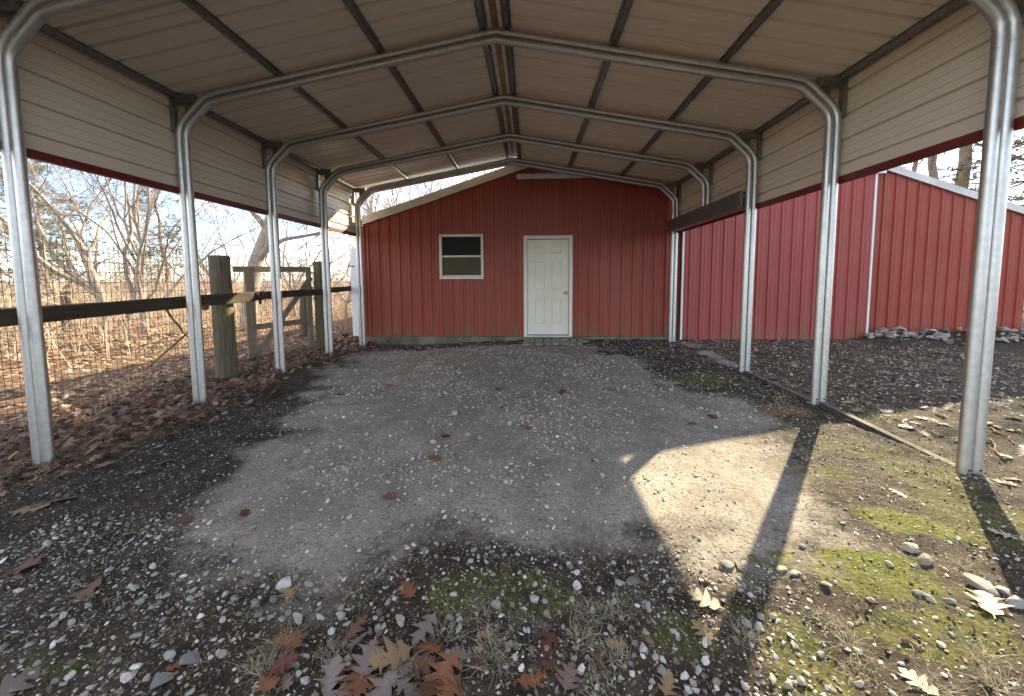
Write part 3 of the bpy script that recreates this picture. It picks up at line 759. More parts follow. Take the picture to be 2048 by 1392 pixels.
for j in range(4):
    xx = .20+r.uniform(-.06, .02)
    while xx < 1.36:
        w = r.uniform(.10, .24); yy = 5.93-.16*j-.08; zz = gz(xx+w/2, yy)
        n = r.integers(5, 8); m = MB(); ring = []
        for i in range(n):
            a = 2*math.pi*i/n+r.uniform(-.25, .25); q = r.uniform(.85, 1.05)
            ring.append((xx+w/2+math.cos(a)*w*.52*q-.78, yy+math.sin(a)*.085*q-5.65))
        h = zz+r.uniform(.026, .044)
        m.v = [(a, b, zz-.03) for a, b in ring]+[(a*1.0, b, h+r.uniform(-.004, .004)) for a, b in ring]
        m.f = [tuple(range(n))[::-1], tuple(n+i for i in range(n))]+[(i, (i+1) % n, n+(i+1) % n, n+i) for i in range(n)]
        m.build('flagstone', M['flag'] if 'flag' in M else M.setdefault('flag', simple('mossy_flagstone', (.15, .145, .10), (.30, .285, .23), 7, .95, bumps=.4)), st, bevel=.004)
        xx += w+.012
ed_sill = MB().box(DX0-.02, DX1+.02, YW-.13, YW-.051, -.1, .118); o = ed_sill.build('step_sill', M['slab'], st, bevel=.01); o.location = (-.78, -5.65, 0)

# ------------------------------------------------------------------ fence, gate
fn = tag(empty('fence', (-3.86, 2.6, 0)), 'wood post and rail fence with wire mesh along the left side', 'fence')
def fp(o): o.parent = fn; o.matrix_parent_inverse = Matrix.Translation((3.86, -2.6, 0)); return o
def round_post(x, y, r, h, lean=(0, 0), z0=-.08):
    m = MB(); pts = []; rr = []
    for i in range(8):
        t = i/7; pts.append((x+lean[0]*t+random.uniform(-.004, .004), y+lean[1]*t, z0+(h-z0)*t)); rr.append(r*(1.05-.10*t)*random.uniform(.97, 1.03))
    pts.append((pts[-1][0], pts[-1][1], h+.012)); rr.append(r*.86)
    return m.tube(pts, rr, 16)
fp(round_post(-3.87, 2.62, .128, 1.72, (0, -.02)).build('post', M['post'], None, True))
fp(round_post(-3.83, 5.12, .105, 1.745, (.0, -.02)).build('post', M['post'], None, True))
fp(round_post(-3.95, 7.3, .10, 1.55).build('post', M['post'], None, True))
fp(round_post(-3.90, -1.9, .12, 1.65).build('post', M['post'], None, True))
def rail(a, b, w, h):
    m = MB(); n = 9
    a, b = Vector(a), Vector(b)
    for i in range(n+1):
        p = a.lerp(b, i/n); j = [random.uniform(-.006, .006) for _ in range(8)]
        m.v += [(p.x-w/2+j[0], p.y, p.z-h/2+j[1]), (p.x+w/2+j[2], p.y, p.z-h/2+j[3]), (p.x+w/2+j[4], p.y, p.z+h/2+j[5]), (p.x-w/2+j[6], p.y, p.z+h/2+j[7])]
    for i in range(n):
        for k in range(4): m.f.append((4*i+k, 4*i+(k+1) % 4, 4*i+4+(k+1) % 4, 4*i+4+k))
    m.f += [(3, 2, 1, 0), (4*n, 4*n+1, 4*n+2, 4*n+3)]
    return m
fp(rail((-3.72, -2.0, 1.09), (-3.71, 3.20, 1.165), .055, .135).build('rail', M['rail'], None, False, .008))
fp(rail((-3.71, 3.215, 1.165), (-3.70, 5.22, 1.168), .05, .12).build('rail', M['rail'], None, False, .008))
fp(rail((-3.74, 5.24, 1.185), (-3.87, 7.45, 1.20), .05, .11).build('rail', M['rail'], None, False, .008))
wm = MB(); wr = .0027
for y in np.arange(-1.8, 5.1, .0508):
    z0 = .04; wm.tube([(-3.975+.01*math.sin(y*2), y, z0), (-3.985+.01*math.sin(y*2.3), y+.006*math.sin(y*5), .9), (-3.98+.012*math.sin(y*1.7), y, 1.78)], wr, 3, False)
for z in np.arange(.06, 1.8, .1016):
    wm.tube([(-3.98+.01*math.sin(y*2), y, z+.01*math.sin(y*1.1+z)) for y in np.arange(-1.8, 5.15, .35)], wr, 3, False)
tag(fp(wm.build('wire_mesh', M['wire'])), kind='stuff')
# gate swung out behind the fence
gt = tag(empty('gate', (-3.86, 5.02, 0)), 'grey wooden gate with diagonal brace swung open behind the fence', 'gate')
def gp_(o): o.parent = gt; o.matrix_parent_inverse = Matrix.Translation((3.86, -5.02, 0)); return o
A = Vector((-3.93, 5.0, 0)); Bv = Vector((-4.52, 4.06, 0)); dv = (Bv-A).normalized(); nv = dv.cross(Vector((0, 0, 1)))
def gb(p, q, w, h, nm, off=0.0, up=(0, 0, 1)): return gp_(MB().beam(Vector(p)+nv*off, Vector(q)+nv*off, w, h, up).build(nm, M['gatewood'], None, False, .004))
gb(Bv+Vector((0, 0, .03)), Bv+Vector((0, 0, 1.63)), .045, .15, 'stile', 0, dv)
gb(A+dv*.06+Vector((0, 0, .08)), A+dv*.06+Vector((0, 0, 1.63)), .045, .09, 'stile', 0, dv)
gb(A+Vector((0, 0, 1.60)), Bv+dv*.22+Vector((0, 0, 1.585)), .035, .10, 'top_rail', .042)
gb(A+Vector((0, 0, .60)), Bv+Vector((0, 0, .57)), .035, .10, 'middle_rail', .042)
gb(A+dv*.03+Vector((0, 0, 1.45)), Bv-dv*.05+Vector((0, 0, .10)), .03, .10, 'brace', -.040)
gm_ = MB()
for i in range(18): p = A+(Bv-A)*(i/17)+nv*.064; gm_.tube([p+Vector((0, 0, .1)), p+Vector((0, 0, 1.6))], .0014, 3, False)
for z in np.arange(.15, 1.6, .1016): gm_.tube([A+nv*.064+Vector((0, 0, z)), Bv+nv*.064+Vector((0, 0, z))], .0014, 3, False)
tag(gp_(gm_.build('wire_mesh', M['wire'])), kind='stuff')
for px, py, h, r_, lab in ((607, 672, 1.05, .09, 'short old wooden post in the leaves behind the gate'), (135, 668, 1.12, .10, 'grey leaning wooden post standing in the brush at far left')):
    p = atz(px, py, 0); o = round_post(0, 0, r_, h, (.05, 0)).build('wooden_post', M['post'], None, True); o.location = (p[0], p[1], 0); tag(o, lab, 'post')

# ------------------------------------------------------------------ leaves
def leaf_mesh(seed, lo=False):
    r = np.random.default_rng(seed)
    if lo: st_ = [(0, .03), (.3, .30), (.62, .34), (1, .02)]
    else: st_ = [(0, .012), (.14, .02), (.24, .17), (.31, .27), (.36, .10), (.47, .30), (.55, .40), (.59, .12), (.70, .26), (.77, .32), (.82, .10), (.90, .15), (1, .01)]
    cu, cx, tw = r.uniform(-.4, .6), r.uniform(-.4, 1.1), r.uniform(-.5, .5)
    V = []; F_ = []
    for i, (t, w) in enumerate(st_):
        k = 1+r.uniform(-.25, .25)
        fw_ = .06 if (w > .2 and not lo) else 0
        for sgn in (-1, 0, 1):
            yy = sgn*w*k*r.uniform(.85, 1.15); xx = t-.5+fw_*abs(sgn)
            z = cu*(t-.5)**2*.55+cx*yy*yy*.8+tw*yy*(t-.5)+r.uniform(-.012, .012)
            V.append((xx, yy, z))
    for i in range(len(st_)-1):
        for k in range(2):
            a = 3*i+k; F_ += [(a, a+1, a+4), (a, a+4, a+3)]
    V = np.array(V); V[:, 2] -= V[:, 2].min()
    return V, np.array(F_)
LP = [leaf_mesh(i) for i in range(10)]; LPL = [leaf_mesh(50+i, True) for i in range(6)]
LC = {'tan': (.27, .18, .095), 'orange': (.21, .095, .042), 'brown': (.12, .062, .037), 'grey': (.185, .15, .135), 'red': (.10, .035, .024), 'pale': (.33, .275, .19), 'pink': (.20, .135, .115)}
def leaf_obj_mesh(i, col):
    V, F_ = LP[i]; c = np.tile(np.array(LC[col]), (len(V), 1)); c[1::3] *= 1.2
    return np_mesh('oak_leaf', V, F_, M['leaf'], True, c)
LM = {(i, c): None for i in range(10) for c in LC}
def put_leaf(px, py, wpx, col, label, group, lift=.006, tilt=.25):
    p = onground(px, py); depth = (p-CAM)@fwd; w = wpx/F_PX*depth*1.15; i = random.randrange(10)
    if LM[(i, col)] is None: LM[(i, col)] = leaf_obj_mesh(i, col)
    return tag(obj('oak_leaf', LM[(i, col)], None, (p[0], p[1], p[2]+lift), (random.uniform(-tilt, tilt), random.uniform(-tilt, tilt), random.uniform(0, 6.3)), (w, w, w*.5)), label, 'leaf', group)
for q in ((852, 1267, 66, 'grey'), (668, 1350, 66, 'grey'), (734, 1335, 72, 'grey'), (659, 1374, 82, 'grey'), (768, 1384, 78, 'grey'), (715, 1296, 52, 'grey'), (793, 1362, 60, 'grey'), (927, 1316, 50, 'grey'), (820, 1385, 70, 'grey'), (700, 1385, 60, 'grey')):
    put_leaf(*q, 'grey lobed oak leaf in the leaf clump at the front edge', 'grey leaves in the front clump', random.uniform(.008, .03), .4)
for q in ((786, 1318, 86, 'tan'), (861, 1309, 62, 'orange'), (720, 1362, 104, 'orange'), (890, 1352, 86, 'orange'), (903, 1380, 80, 'orange'), (830, 1345, 74, 'brown'), (860, 1385, 80, 'brown'), (573, 1296, 70, 'orange'), (537, 1377, 66, 'orange'), (566, 1345, 56, 'red'), (573, 1372, 40, 'pink'), (712, 1267, 52, 'brown'), (750, 1300, 50, 'brown'), (956, 1326, 48, 'red')):
    put_leaf(*q, 'orange-brown lobed oak leaf in the leaf clump at the front edge', 'brown leaves in the front clump', random.uniform(.008, .035), .4)
put_leaf(814, 1184, 56, 'orange', 'single orange-brown oak leaf upright on pebbles above the leaf clump', None, tilt=.1)
put_leaf(1092, 1292, 66, 'red', 'single dark red-brown oak leaf lying on moss at the front', None)
put_leaf(1138, 1359, 66, 'pink', 'broad pinkish grey leaf at the bottom edge, centre', None)
put_leaf(1412, 1206, 62, 'pale', 'pale tan oak leaf curled in the sun beside the shadow line', None, .012, .08)
put_leaf(1977, 1214, 74, 'pale', 'bright pale leaf in full sun near the right edging stones', None, .012, .08)
put_leaf(1794, 987, 34, 'pale', 'pale leaf in the sun between the two right posts', None)
put_leaf(2011, 1072, 44, 'pale', 'pale leaf inside the right post shadow near the edge', None)
put_leaf(1841, 1370, 64, 'pale', 'pale leaf at the sunlit bottom right of the yard', None)
put_leaf(577, 1187, 42, 'tan', 'tan leaf under the large pale white stone', None)
for q in ((1063, 1364, 60, 'orange'), (1111, 1340, 54, 'brown'), (1334, 1372, 56, 'tan'), (1407, 1265, 46, 'tan'), (1235, 1292, 40, 'tan'), (1001, 1258, 20, 'orange'), (965, 1273, 32, 'tan'), (1197, 1320, 32, 'brown')):
    put_leaf(*q, 'brown oak leaf scattered among grass tufts at front centre', 'scattered leaves at front centre')
for q in ((169, 1189, 74, 'brown'), (45, 1135, 80, 'brown'), (28, 1374, 92, 'grey'), (366, 1046, 40, 'brown'), (352, 1334, 40, 'orange'), (130, 1000, 50, 'grey'), (60, 1020, 60, 'tan'), (210, 930, 44, 'tan'), (330, 925, 34, 'tan')):
    put_leaf(*q, 'brown oak leaf lying on the dark soil at front left', 'scattered leaves at front left')
for q in ((775, 993, 40, 'orange'), (868, 917, 34, 'orange'), (1051, 856, 28, 'orange'), (1041, 796, 20, 'orange'), (1123, 787, 24, 'brown'), (1062, 753, 18, 'brown'), (997, 780, 20, 'brown'), (777, 772, 20, 'orange'), (685, 789, 28, 'brown'), (893, 873, 24, 'red'), (1426, 835, 24, 'brown'), (1386, 848, 24, 'brown'), (490, 1027, 34, 'red'), (885, 1098, 40, 'brown'), (1006, 815, 16, 'brown'), (955, 748, 18, 'brown'), (1215, 780, 20, 'brown')):
    put_leaf(*q, 'small brown leaf on the packed grey gravel under the carport', 'leaves on the packed gravel')
# litter
def leaf_field(n, box, acc, smin, smax, protos, tilt, pal, lift):
    x, y = scatter(n, *box, acc); n = len(x); k = rng.integers(0, len(protos), n)
    V0 = np.stack([p[0] for p in protos])[k]; nv_ = V0.shape[1]; s = rng.uniform(smin, smax, n)[:, None]
    a = rng.uniform(0, 6.28, (n, 1)); tx = rng.normal(0, tilt, (n, 1)); ty = rng.normal(0, tilt, (n, 1))
    vx = V0[..., 0]*np.cos(a)-V0[..., 1]*np.sin(a); vy = V0[..., 0]*np.sin(a)+V0[..., 1]*np.cos(a); vz = V0[..., 2]+vx*tx+vy*ty
    vz = vz - vz.min(1, keepdims=True)*.6
    z = ground_z(x, y)+rng.uniform(0, lift, n)
    V = np.stack([vx*s+x[:, None], vy*s+y[:, None], vz*s+z[:, None]], -1).reshape(-1, 3)
    f0 = protos[0][1]; Fc = (f0[None]+nv_*np.arange(n)[:, None, None]).reshape(-1, 3)
    C = np.repeat(np.array(pal)[rng.integers(0, len(pal), n)]*rng.uniform(.7, 1.25, (n, 1)), nv_, 0)
    return V, Fc, C
def merge(parts):
    V, F_, C, o = [], [], [], 0
    for v, f, c in parts: V.append(v); F_.append(f+o); C.append(c); o += len(v)
    return np.concatenate(V), np.concatenate(F_), np.concatenate(C)
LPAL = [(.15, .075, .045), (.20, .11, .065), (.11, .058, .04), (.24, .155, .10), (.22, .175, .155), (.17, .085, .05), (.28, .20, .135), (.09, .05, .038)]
SUNPAL = [(.52, .34, .21), (.60, .45, .30), (.42, .25, .145), (.64, .52, .38), (.52, .36, .22)]  # brighter leaf colours, sunlight on the litter beyond the fence put into them
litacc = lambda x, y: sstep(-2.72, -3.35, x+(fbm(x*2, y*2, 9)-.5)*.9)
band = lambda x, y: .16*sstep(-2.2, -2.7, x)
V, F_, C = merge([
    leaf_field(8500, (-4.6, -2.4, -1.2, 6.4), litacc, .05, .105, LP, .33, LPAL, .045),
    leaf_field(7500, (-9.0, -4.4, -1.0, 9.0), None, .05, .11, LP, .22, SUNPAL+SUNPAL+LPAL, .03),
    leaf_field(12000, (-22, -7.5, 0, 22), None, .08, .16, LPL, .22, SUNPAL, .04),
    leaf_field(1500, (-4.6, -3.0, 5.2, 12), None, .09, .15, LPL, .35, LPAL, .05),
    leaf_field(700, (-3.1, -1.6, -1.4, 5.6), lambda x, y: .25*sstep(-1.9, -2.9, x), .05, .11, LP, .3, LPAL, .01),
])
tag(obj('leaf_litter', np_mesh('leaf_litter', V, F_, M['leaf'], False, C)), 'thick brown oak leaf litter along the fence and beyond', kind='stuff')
YPAL = [(.21, .17, .145), (.27, .22, .18), (.15, .105, .08), (.33, .28, .225)]
V, F_, C = merge([
    leaf_field(420, (3.4, 7.8, .6, 4.6), lambda x, y: .15+.85*sstep(.5, .65, fbm(x*1.2, y*1.2, 60)), .07, .14, LP, .25, YPAL, .015),
    leaf_field(160, (3.2, 6.0, -.8, 2.5), None, .06, .12, LP, .25, YPAL, .012),
])
tag(obj('yard_leaves', np_mesh('yard_leaves', V, F_, M['leaf'], False, C)), 'thin scatter of dry grey-brown leaves over the right yard', kind='stuff')

DPAL = [(.09, .06, .042), (.13, .09, .06), (.06, .042, .03), (.17, .13, .09), (.20, .165, .125)]
V, F_, C = merge([leaf_field(5500, (-3.4, 3.6, -1.9, 1.5), outg, .005, .019, LPL, .6, DPAL, .003),
                  leaf_field(3000, (1.8, 8.5, 1.5, 5.9), outg, .012, .045, LPL, .5, DPAL+YPAL, .004), leaf_field(900, (-2.4, 2.6, -1, 5.6), ing, .006, .02, LPL, .5, DPAL, .003)])
tag(obj('leaf_debris', np_mesh('leaf_debris', V, F_, M['leaf'], False, C)), 'crumbled leaf bits and chips strewn on the soil', kind='stuff')
# ------------------------------------------------------------------ grass
def blades(n, spread, hmin, hmax, curl, pal, seed, w=.0016):
    r = np.random.default_rng(seed); V = []; F_ = []; C = []
    for i in range(n):
        a = r.uniform(0, 6.28); b = r.random()**.7*spread; p = np.array([math.cos(a)*b, math.sin(a)*b, 0.0]); h = r.uniform(hmin, hmax)
        d = np.array([math.cos(a)*r.uniform(.2, 1.2), math.sin(a)*r.uniform(.2, 1.2), 1.0]); d /= np.linalg.norm(d); k = 5; ax = r.normal(size=3); ax /= np.linalg.norm(ax)
        c = np.array(pal[r.integers(len(pal))])*r.uniform(.8, 1.2); o = len(V); sd_ = np.cross(d, r.normal(size=3)); sd_ /= np.linalg.norm(sd_)+1e-9
        for j in range(k+1):
            t = j/k; ww = w*(1-.8*t); V += [p-sd_*ww, p+sd_*ww]; C += [c, c]
            d = d+np.cross(ax, d)*curl*r.uniform(.4, 1.3)+np.array([0, 0, -.13*curl]); d /= np.linalg.norm(d)
            p = p+d*h/k; p[2] = max(p[2], .003)
            if j: F_.append((o+2*j-2, o+2*j-1, o+2*j+1, o+2*j))
    return np.array(V), np.array(F_), np.array(C)
GPAL = [(.30, .26, .18), (.37, .33, .25), (.24, .20, .13), (.21, .20, .10), (.33, .30, .24)]
tm = []
for i in range(4): v_, f_, c_ = blades(120, .06, .05, .12, .75, GPAL, 20+i); tm.append(np_mesh('grass_tuft', v_, f_, M['grass'], False, c_))
for i in range(3): v_, f_, c_ = blades(70, .035, .08, .19, .42, GPAL, 40+i); tm.append(np_mesh('grass_tuft', v_, f_, M['grass'], False, c_))
for q in ((965, 1215, 0), (1180, 1225, 1), (1240, 1222, 2), (1165, 1278, 3), (670, 1308, 1), (1190, 1372, 0), (1225, 1320, 2)):
    p = onground(q[0], q[1]); tag(obj('grass_tuft', tm[q[2]], None, (p[0], p[1], p[2]-.004), (0, 0, random.uniform(0, 6)), (.9, .9, .65)), 'curly dry grass tuft on the dark mossy soil at the front', 'grass', 'curly grass tufts')
for q in ((890, 1275, 4), (990, 1330, 5), (530, 1345, 6), (560, 1300, 4), (985, 1290, 6), (815, 1340, 5)):
    p = onground(q[0], q[1]); tag(obj('grass_tuft', tm[q[2]], None, (p[0], p[1], p[2]-.004), (0, 0, random.uniform(0, 6)), (.9, .9, .65)), 'long straw grass tuft sprouting through the front leaf clump', 'grass', 'straw tufts in the leaf clump')
for q in ((1490, 1280, 4), (1700, 1290, 5), (1720, 1350, 1), (1960, 1320, 6), (1990, 1370, 4), (1930, 1135, 5), (1650, 1240, 2), (1870, 1380, 6)):
    p = onground(q[0], q[1]); tag(obj('grass_tuft', tm[q[2]], None, (p[0], p[1], p[2]-.004), (0, 0, random.uniform(0, 6)), (.75, .75, .55)), 'straw coloured grass tuft in the sunlit moss at front right', 'grass', 'straw tufts at front right')
# low dead grass over the right yard
bv, bf, bc = blades(9, .05, .03, .09, .5, [(.26, .23, .15), (.34, .30, .20), (.20, .19, .09)], 77, .0022)
def tuft_field(n, box, acc, smin, smax):
    x, y = scatter(n, *box, acc); n = len(x); a = rng.uniform(0, 6.28, (n, 1)); s = rng.uniform(smin, smax, (n, 1)); z = ground_z(x, y)
    vx = (bv[:, 0]*np.cos(a)-bv[:, 1]*np.sin(a))*s+x[:, None]; vy = (bv[:, 0]*np.sin(a)+bv[:, 1]*np.cos(a))*s+y[:, None]; vz = bv[:, 2]*s*rng.uniform(.3, 1, (n, 1))+z[:, None]
    V = np.stack([vx, vy, vz], -1).reshape(-1, 3); Fc = (bf[None]+len(bv)*np.arange(n)[:, None, None]).reshape(-1, 4)
    return V, Fc, np.repeat(rng.uniform(.7, 1.2, (n, 1)), len(bv), 0)*np.tile(bc, (n, 1))
V, F_, C = merge([tuft_field(2600, (2.4, 8.5, .3, 5.7), lambda x, y: outg(x, y)*(.2+.8*sstep(.42, .6, fbm(x*1.4, y*1.4, 70))), .6, 1.3),
                  tuft_field(1100, (1.2, 4.2, -1.7, 1.2), outg, .35, .8), tuft_field(500, (-2.0, 1.2, -1.8, -.9), outg, .3, .7)])
tag(obj('dead_grass', np_mesh('dead_grass', V, F_, M['grass'], False, C)), 'short dead grass and wisps over the dark soil', kind='stuff')
# sticks
def stick(p0, p1, r_, label, wob=.012):
    a, b = Vector(onground(*p0)), Vector(onground(*p1)); m = MB(); n = 6; c = (a+b)/2
    pts = [a.lerp(b, i/n)-c+Vector((random.uniform(-wob, wob), random.uniform(-wob, wob), r_*.7+random.uniform(0, .006))) for i in range(n+1)]
    o = m.tube(pts, [r_*(1-.5*i/n) for i in range(n+1)], 6).build('stick', M['stick'], None, True); o.location = c
    return tag(o, label, 'stick', None)
stick((500, 1312), (545, 1288), .008, 'thick pale stick left of the front leaf clump')
stick((685, 1205), (715, 1150), .007, 'knobbly grey stick among pebbles below the gravel edge')
stick((195, 1082), (228, 1063), .006, 'short twig on dark soil below the left posts')
stick((255, 1065), (285, 1076), .005, 'second short twig on dark soil, right of the first')
stick((640, 812), (880, 800), .006, 'thin long twig across the grey gravel floor')
stick((1470, 1130), (1500, 1165), .006, 'dark twig beside the long dark stone in the sun')
stick((1800, 1285), (1845, 1300), .008, 'dark stick lying in the sunlit moss')
stick((1985, 858), (2030, 890), .009, 'bent pale stick behind the nearest right post', .03)
stick((1983, 880), (2000, 920), .008, 'second pale stick behind the nearest right post', .02)

# ------------------------------------------------------------------ trees
def grow(seed, h, r0, forks, lean, levels=6, spread=.55, twig_r=.0042, up=.12, first=.25, tl=.21):
    R = random.Random(seed); trunk, crown = MB(), MB()
    def branch(p, d, ln, r_, lv):
        n = 5 if lv <= 1 else 3; pts = [p.copy()]; rr = [r_]; q = p.copy(); dd = d.copy()
        for i in range(n):
            wob = .10 if lv == 0 else .22
            dd = (dd+Vector((R.gauss(0, wob), R.gauss(0, wob), R.gauss(0, wob*.6)+up*(.5 if lv else .2)))).normalized()
            q = q+dd*ln/n; pts.append(q.copy()); rr.append(max(twig_r, r_*(1-.45*(i+1)/n)))
        tgt = trunk if lv <= 1 else crown
        tgt.tube(pts, rr, 9 if lv == 0 else (6 if lv == 1 else (4 if lv == 2 else 3)), lv <= 1)
        if lv >= levels: return
        nb = forks if lv == 0 else (R.randint(3, 4) if lv < 4 else R.randint(2, 3))
        for k in range(nb):
            t = R.uniform(first if lv == 0 else .2, 1.0) if k > 1 else 1.0
            i = min(n, max(1, int(t*n))); bp_ = pts[i]; base = (pts[i]-pts[i-1]).normalized()
            a = base.orthogonal().normalized(); a.rotate(Matrix.Rotation(R.uniform(0, 6.28), 3, base))
            an = R.uniform(.25, spread) if t == 1.0 else R.uniform(.5, .95)
            nd_ = (base*math.cos(an)+a*math.sin(an)).normalized()
            branch(bp_, nd_, (h*.36 if lv == 0 else ln)*R.uniform(.5, .8), rr[i]*R.uniform(.5, .75), lv+1)
    branch(Vector((0, 0, -.15)), Vector((lean[0], lean[1], 1)).normalized(), h*tl, r0, 0)
    return trunk, crown
def tree_meshes(seed, **k):
    a, b = grow(seed, **k)
    return a.mesh('trunk', M['bark'], True), b.mesh('crown', M['twig'])
def put_tree(ms, x, y, label, rz=0, s=1.0, name='bare_tree', group='bare trees'):
    e = tag(empty(name, (x, y, gz(x, y))), label, 'tree', group); e.rotation_euler = (0, 0, rz); e.scale = (s, s, s)
    obj('trunk', ms[0], e); obj('crown', ms[1], e); return e
TA = tree_meshes(1, h=13, r0=.15, forks=6, lean=(-.22, 0), spread=.5)
TB = tree_meshes(2, h=12, r0=.10, forks=6, lean=(.05, 0), spread=.4)
TC = tree_meshes(3, h=14, r0=.23, forks=6, lean=(.05, .02), spread=.42, first=.45, tl=.36)
TD = tree_meshes(4, h=10, r0=.08, forks=6, lean=(.1, .05), spread=.45)
TF = tree_meshes(6, h=12, r0=.11, forks=5, lean=(.12, 0), spread=.32, levels=5, tl=.4)
TG = tree_meshes(7, h=12, r0=.09, forks=5, lean=(-.05, 0), spread=.3, levels=5, tl=.4)
TE = tree_meshes(5, h=11, r0=.10, forks=6, lean=(-.1, .1), spread=.55)
def at_dist(px, dist, py=600):
    d = ray(px, py); d = d/np.hypot(d[0], d[1]); return CAM[0]+d[0]*dist, CAM[1]+d[1]*dist
for ms, px, dist, rz, s, lab in (
    (TA, 205, 17, 0.0, 1.0, 'thick multi-stemmed bare tree leaning left, seen left of the second left post'),
    (TB, 243, 17.5, 1.0, 1.05, 'slender bare tree just right of the leaning multi-stemmed tree'),
    (TB, 283, 15, 2.4, 1.0, 'upright forked bare tree left of the second left post'),
    (TC, 492, 13.5, .4, 1.0, 'thick lichen-spotted bare tree standing behind the open gate'),
    (TE, 455, 24, .9, 1.0, 'vine-wrapped bare tree behind the large fence post'),
    (TA, -60, 12, 1.2, 1.05, 'big bare tree at the far left whose limb enters the frame edge'),
    (TD, 590, 17, 2.0, 1.0, 'thin bare tree right of the gate, between third and fourth left posts'),
    (TE, 620, 22, 3.1, .9, 'bare tree farther back between third and fourth left posts'),
    (TD, 690, 15, .7, .8, 'young bare tree beside the white side door'),
    (TD, 120, 26, 4.0, 1.1, 'distant bare tree in the gap behind the nearest left post')):
    x, y = at_dist(px, dist); put_tree(ms, x, y, lab, rz, s)
i = 0
for px, dist, ms, s in ((735, 30, TF, 1.15), (765, 33, TG, 1.3), (800, 36, TF, 1.5), (835, 31, TG, 1.4), (868, 36, TF, 1.6), (895, 32, TG, 1.5), (925, 35, TF, 1.7), (955, 38, TG, 1.9), (990, 34, TF, 1.8)):
    x, y = at_dist(px, dist); put_tree(ms, x, y, 'bare tree showing above the left roof edge of the barn', i*1.3, s, group='bare trees behind the barn roof'); i += 1
# pines
def pine(seed, h, r0, low, dense=1.0):
    R = random.Random(seed); tr = MB(); pts = [Vector((R.gauss(0, .05)*k, R.gauss(0, .05)*k, h*k/8-.2)) for k in range(9)]
    tr.tube(pts, [r0*(1-.09*k) for k in range(9)], 10); V = []; F_ = []; C = []
    for k in range(int(46*dense)):
        t = low+(1-low)*R.random(); p = pts[int(t*7.99)].lerp(pts[int(t*7.99)+1], (t*8) % 1); a = R.uniform(0, 6.28); ln = h*.26*(1.15-t)*R.uniform(.6, 1.2)+.4
        d = Vector((math.cos(a), math.sin(a), R.uniform(-.15, .35))).normalized(); b = [p]
        for j in range(4): d = (d+Vector((R.gauss(0, .15), R.gauss(0, .15), R.gauss(.03, .12)))).normalized(); b.append(b[-1]+d*ln/4)
        tr.tube(b, [r0*.20*(1-.2*j) for j in range(5)], 4, False)
        for j in range(int(9*dense)+2):
            c = b[R.randint(2, 4)]+Vector((R.gauss(0, .25), R.gauss(0, .25), R.gauss(.05, .15))); g = R.uniform(.7, 1.25)
            col = (.10*g, .115*g, .028*g) if R.random() < .7 else (.17*g, .15*g, .04*g)
            for q in range(26):
                e = Vector((R.gauss(0, 1), R.gauss(0, 1), R.gauss(.35, .8))).normalized()*R.uniform(.12, .26); sd_ = e.cross(Vector((R.gauss(0, 1), R.gauss(0, 1), R.gauss(0, 1)))).normalized()*.008
                o = len(V); V += [tuple(c-sd_), tuple(c+sd_), tuple(c+e)]; F_.append((o, o+1, o+2)); C += [col]*3
    return tr.mesh('trunk', M['pinebark'], True), np_mesh('crown', np.array(V), np.array(F_), M['needle'], False, np.array(C))
PA = pine(1, 17, .30, .42); PB = pine(2, 9, .16, .18, 1.3)
for px, dist, ms, rz, s, lab in (
    (1905, 27, PA, 0, 1.0, 'thick pine trunk with needled limbs left of the nearest right post'),
    (1845, 30, PA, 1.5, .85, 'thinner pine standing above the right barn roof'),
    (1815, 36, PA, 2.5, .75, 'thin far pine stem nearest the right barn gable'),
    (2030, 25, PB, .6, 1.25, 'bushy pine at the right image edge above the barn eave'),
    (2090, 24, PA, 3.6, .95, 'tall pine beyond the right image edge, limbs reaching in'),
    (100, 38, PB, 0, 1.0, 'rounded green pine beyond the brush at far left'),
    (140, 44, PB, 2, .9, 'second green pine behind the leaning grey post'),
    (335, 40, PB, 1, 1.1, 'yellow-green pine beside the second left post'),
    (40, 30, PB, 4, .8, 'low green pine at the far left edge')):
    x, y = at_dist(px, dist); put_tree(ms, x, y, lab, rz, s, 'pine_tree', 'pine trees')
for px, dist, ms, rz, s in ((1870, 24, TE, 1.0, .95), (1980, 26, TD, 2.0, 1.0)):
    x, y = at_dist(px, dist); put_tree(ms, x, y, 'bare crooked tree among the pines behind the right barn roof', rz, s, group='bare trees among the pines')

# ------------------------------------------------------------------ brush and far woods
R = random.Random(11)
bm_ = MB()
def stem(m, x, y, h, r_, lean, n=4, tw=2):
    z = gz_fast(x, y); p = Vector((x, y, z-.02)); d = Vector((R.gauss(0, lean), R.gauss(0, lean), 1)).normalized(); pts = [p.copy()]
    for i in range(n):
        d = (d+Vector((R.gauss(0, .22), R.gauss(0, .22), R.gauss(-.06, .12)))).normalized(); p = p+d*h/n; pts.append(p.copy())
    m.tube(pts, [r_*(1-.18*i) for i in range(n+1)], 3, False)
    for k in range(tw):
        i = R.randint(1, n); q = pts[i]; e = Vector((R.gauss(0, 1), R.gauss(0, 1), R.uniform(0, 1))).normalized()*h*R.uniform(.2, .5)
        m.tube([q, q+e*.5+Vector((0, 0, R.gauss(0, .03))), q+e], [r_*.6, r_*.5, r_*.35], 3, False)
def gz_fast(x, y): return .01 - .010*max(0, -x-9)
for k in range(2600):
    t = R.random()**1.2; x = -6.9-t*13; y = R.uniform(-2, 19)
    if x > -8.5 and R.random() < .5: continue
    stem(bm_, x, y, R.uniform(.4, 1.6), R.uniform(.003, .007)*(1+.5*t), .35)
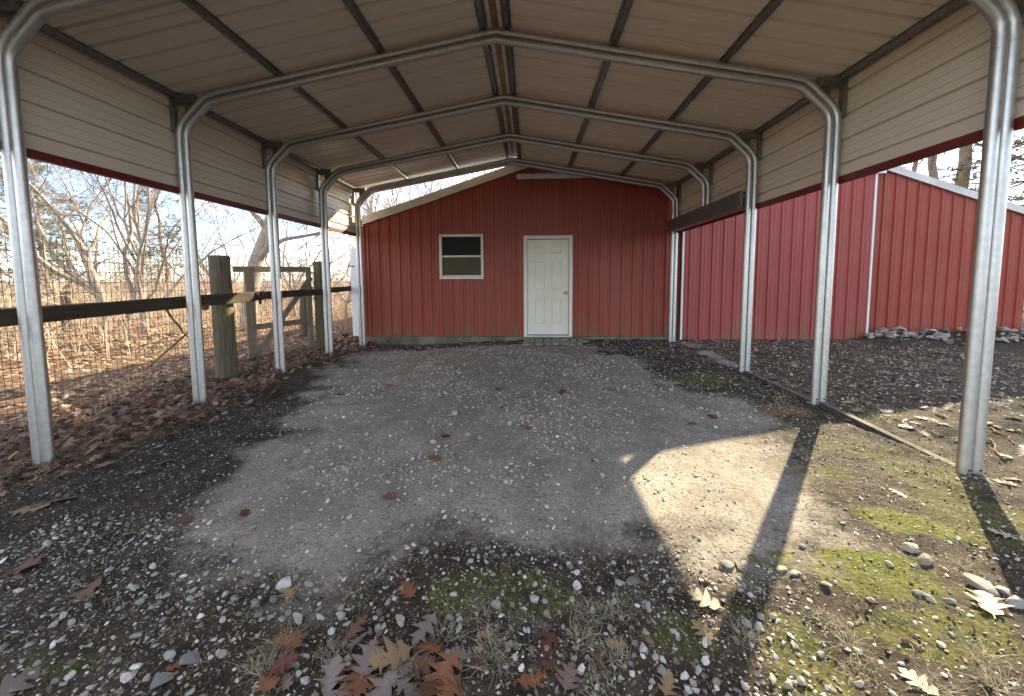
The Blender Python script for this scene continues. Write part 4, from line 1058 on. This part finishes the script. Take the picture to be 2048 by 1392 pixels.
for k in range(500):
    x = R.uniform(-7, -4.3); y = R.uniform(7.2, 18); stem(bm_, x, y, R.uniform(.5, 1.8), R.uniform(.003, .006), .3)
tag(bm_.build('brush', M['brush']), 'tangled tan dry brush and briars beyond the fence', kind='stuff')
fw_ = MB()
for k in range(1150):
    a = rad(R.uniform(-75, 8)); d = R.uniform(30, 75); x = CAM[0]+math.sin(a)*d; y = CAM[1]+math.cos(a)*d
    if x > -4.5 and y < 32: continue
    stem(fw_, x, y, R.uniform(2.2, 4.8)*(1+.9*math.sin(a*23)*math.sin(a*7)**2), R.uniform(.018, .04), .12, 5, 7)
tag(fw_.build('far_woods', M['fartwig']), 'hazy brown band of far leafless woods on the left horizon', kind='stuff')
fh = MB()
for k in range(2200):
    a = rad(R.uniform(-75, 5)); d = R.uniform(20, 60); x = CAM[0]+math.sin(a)*d; y = CAM[1]+math.cos(a)*d
    if x > -4.5: continue
    stem(fh, x, y, R.uniform(.8, 2.2), R.uniform(.012, .028), .4, 3, 3)
tag(fh.build('far_brush', M['brush']), 'distant tan brush below the far woods', kind='stuff')
# dead leaves caught on the rail
for yv, n_, lab in ((2.0, 9, 'clump of dead leaves caught on the rail left of the large fence post'), (4.55, 6, 'small clump of dead leaves hanging from the rail by the gate'), (3.12, 8, 'tangle of dead leaves at the dark rail beside the open gate')):
    e = tag(empty('dead_leaf_clump', (-3.68, yv, 1.16)), lab, 'leaves')
    for i in range(n_):
        if LM[(i, 'brown')] is None: LM[(i, 'brown')] = leaf_obj_mesh(i, 'brown')
        obj('oak_leaf', LM[(i, 'brown')], e, (random.uniform(0, .03), random.uniform(-.11, .11), random.uniform(-.10, .09)), (random.uniform(0, 6), random.uniform(0, 6), random.uniform(0, 6)), random.uniform(.07, .11))
# dead vine hung on the rail
vn = MB()
for (a, b) in (((-3.70, 1.55, 1.10), (-3.72, 1.85, .72)), ((-3.69, 1.8, .78), (-3.70, 1.25, .45))):
    a, b = Vector(a), Vector(b); vn.tube([a.lerp(b, i/5)+Vector((0, random.uniform(-.02, .02), random.uniform(-.01, .01))) for i in range(6)], [.010, .012, .009, .011, .008, .005], 6)
tag(vn.build('dead_vine', M['stick'], None, True), 'dark broken vine hanging from the fence rail left of the second post', 'vine')

# ------------------------------------------------------------------ single out the members of each group by their place in the row
ORD = ['first', 'second', 'third', 'fourth', 'fifth', 'sixth', 'seventh', 'eighth', 'ninth', 'tenth', 'eleventh', 'twelfth', 'thirteenth', 'fourteenth', 'fifteenth', 'sixteenth',
       'seventeenth', 'eighteenth', 'nineteenth', 'twentieth'] + ['twenty-'+o for o in ('first', 'second', 'third', 'fourth', 'fifth', 'sixth', 'seventh', 'eighth', 'ninth')] + ['thirtieth'] + ['thirty-'+o for o in ('first', 'second', 'third', 'fourth', 'fifth', 'sixth', 'seventh', 'eighth', 'ninth')]
byl = {}
for o in list(COL.objects):
    if o.parent is None and 'label' in o and 'category' in o: byl.setdefault(o['label'], []).append(o)
for lab, os_ in byl.items():
    if len(os_) < 2: continue
    def pxx(o):
        d = np.array(o.location)-CAM; return (d@rgt)/(d@fwd)
    for i, o in enumerate(sorted(os_, key=pxx)): o['label'] = lab+', '+ORD[i]+' from left'
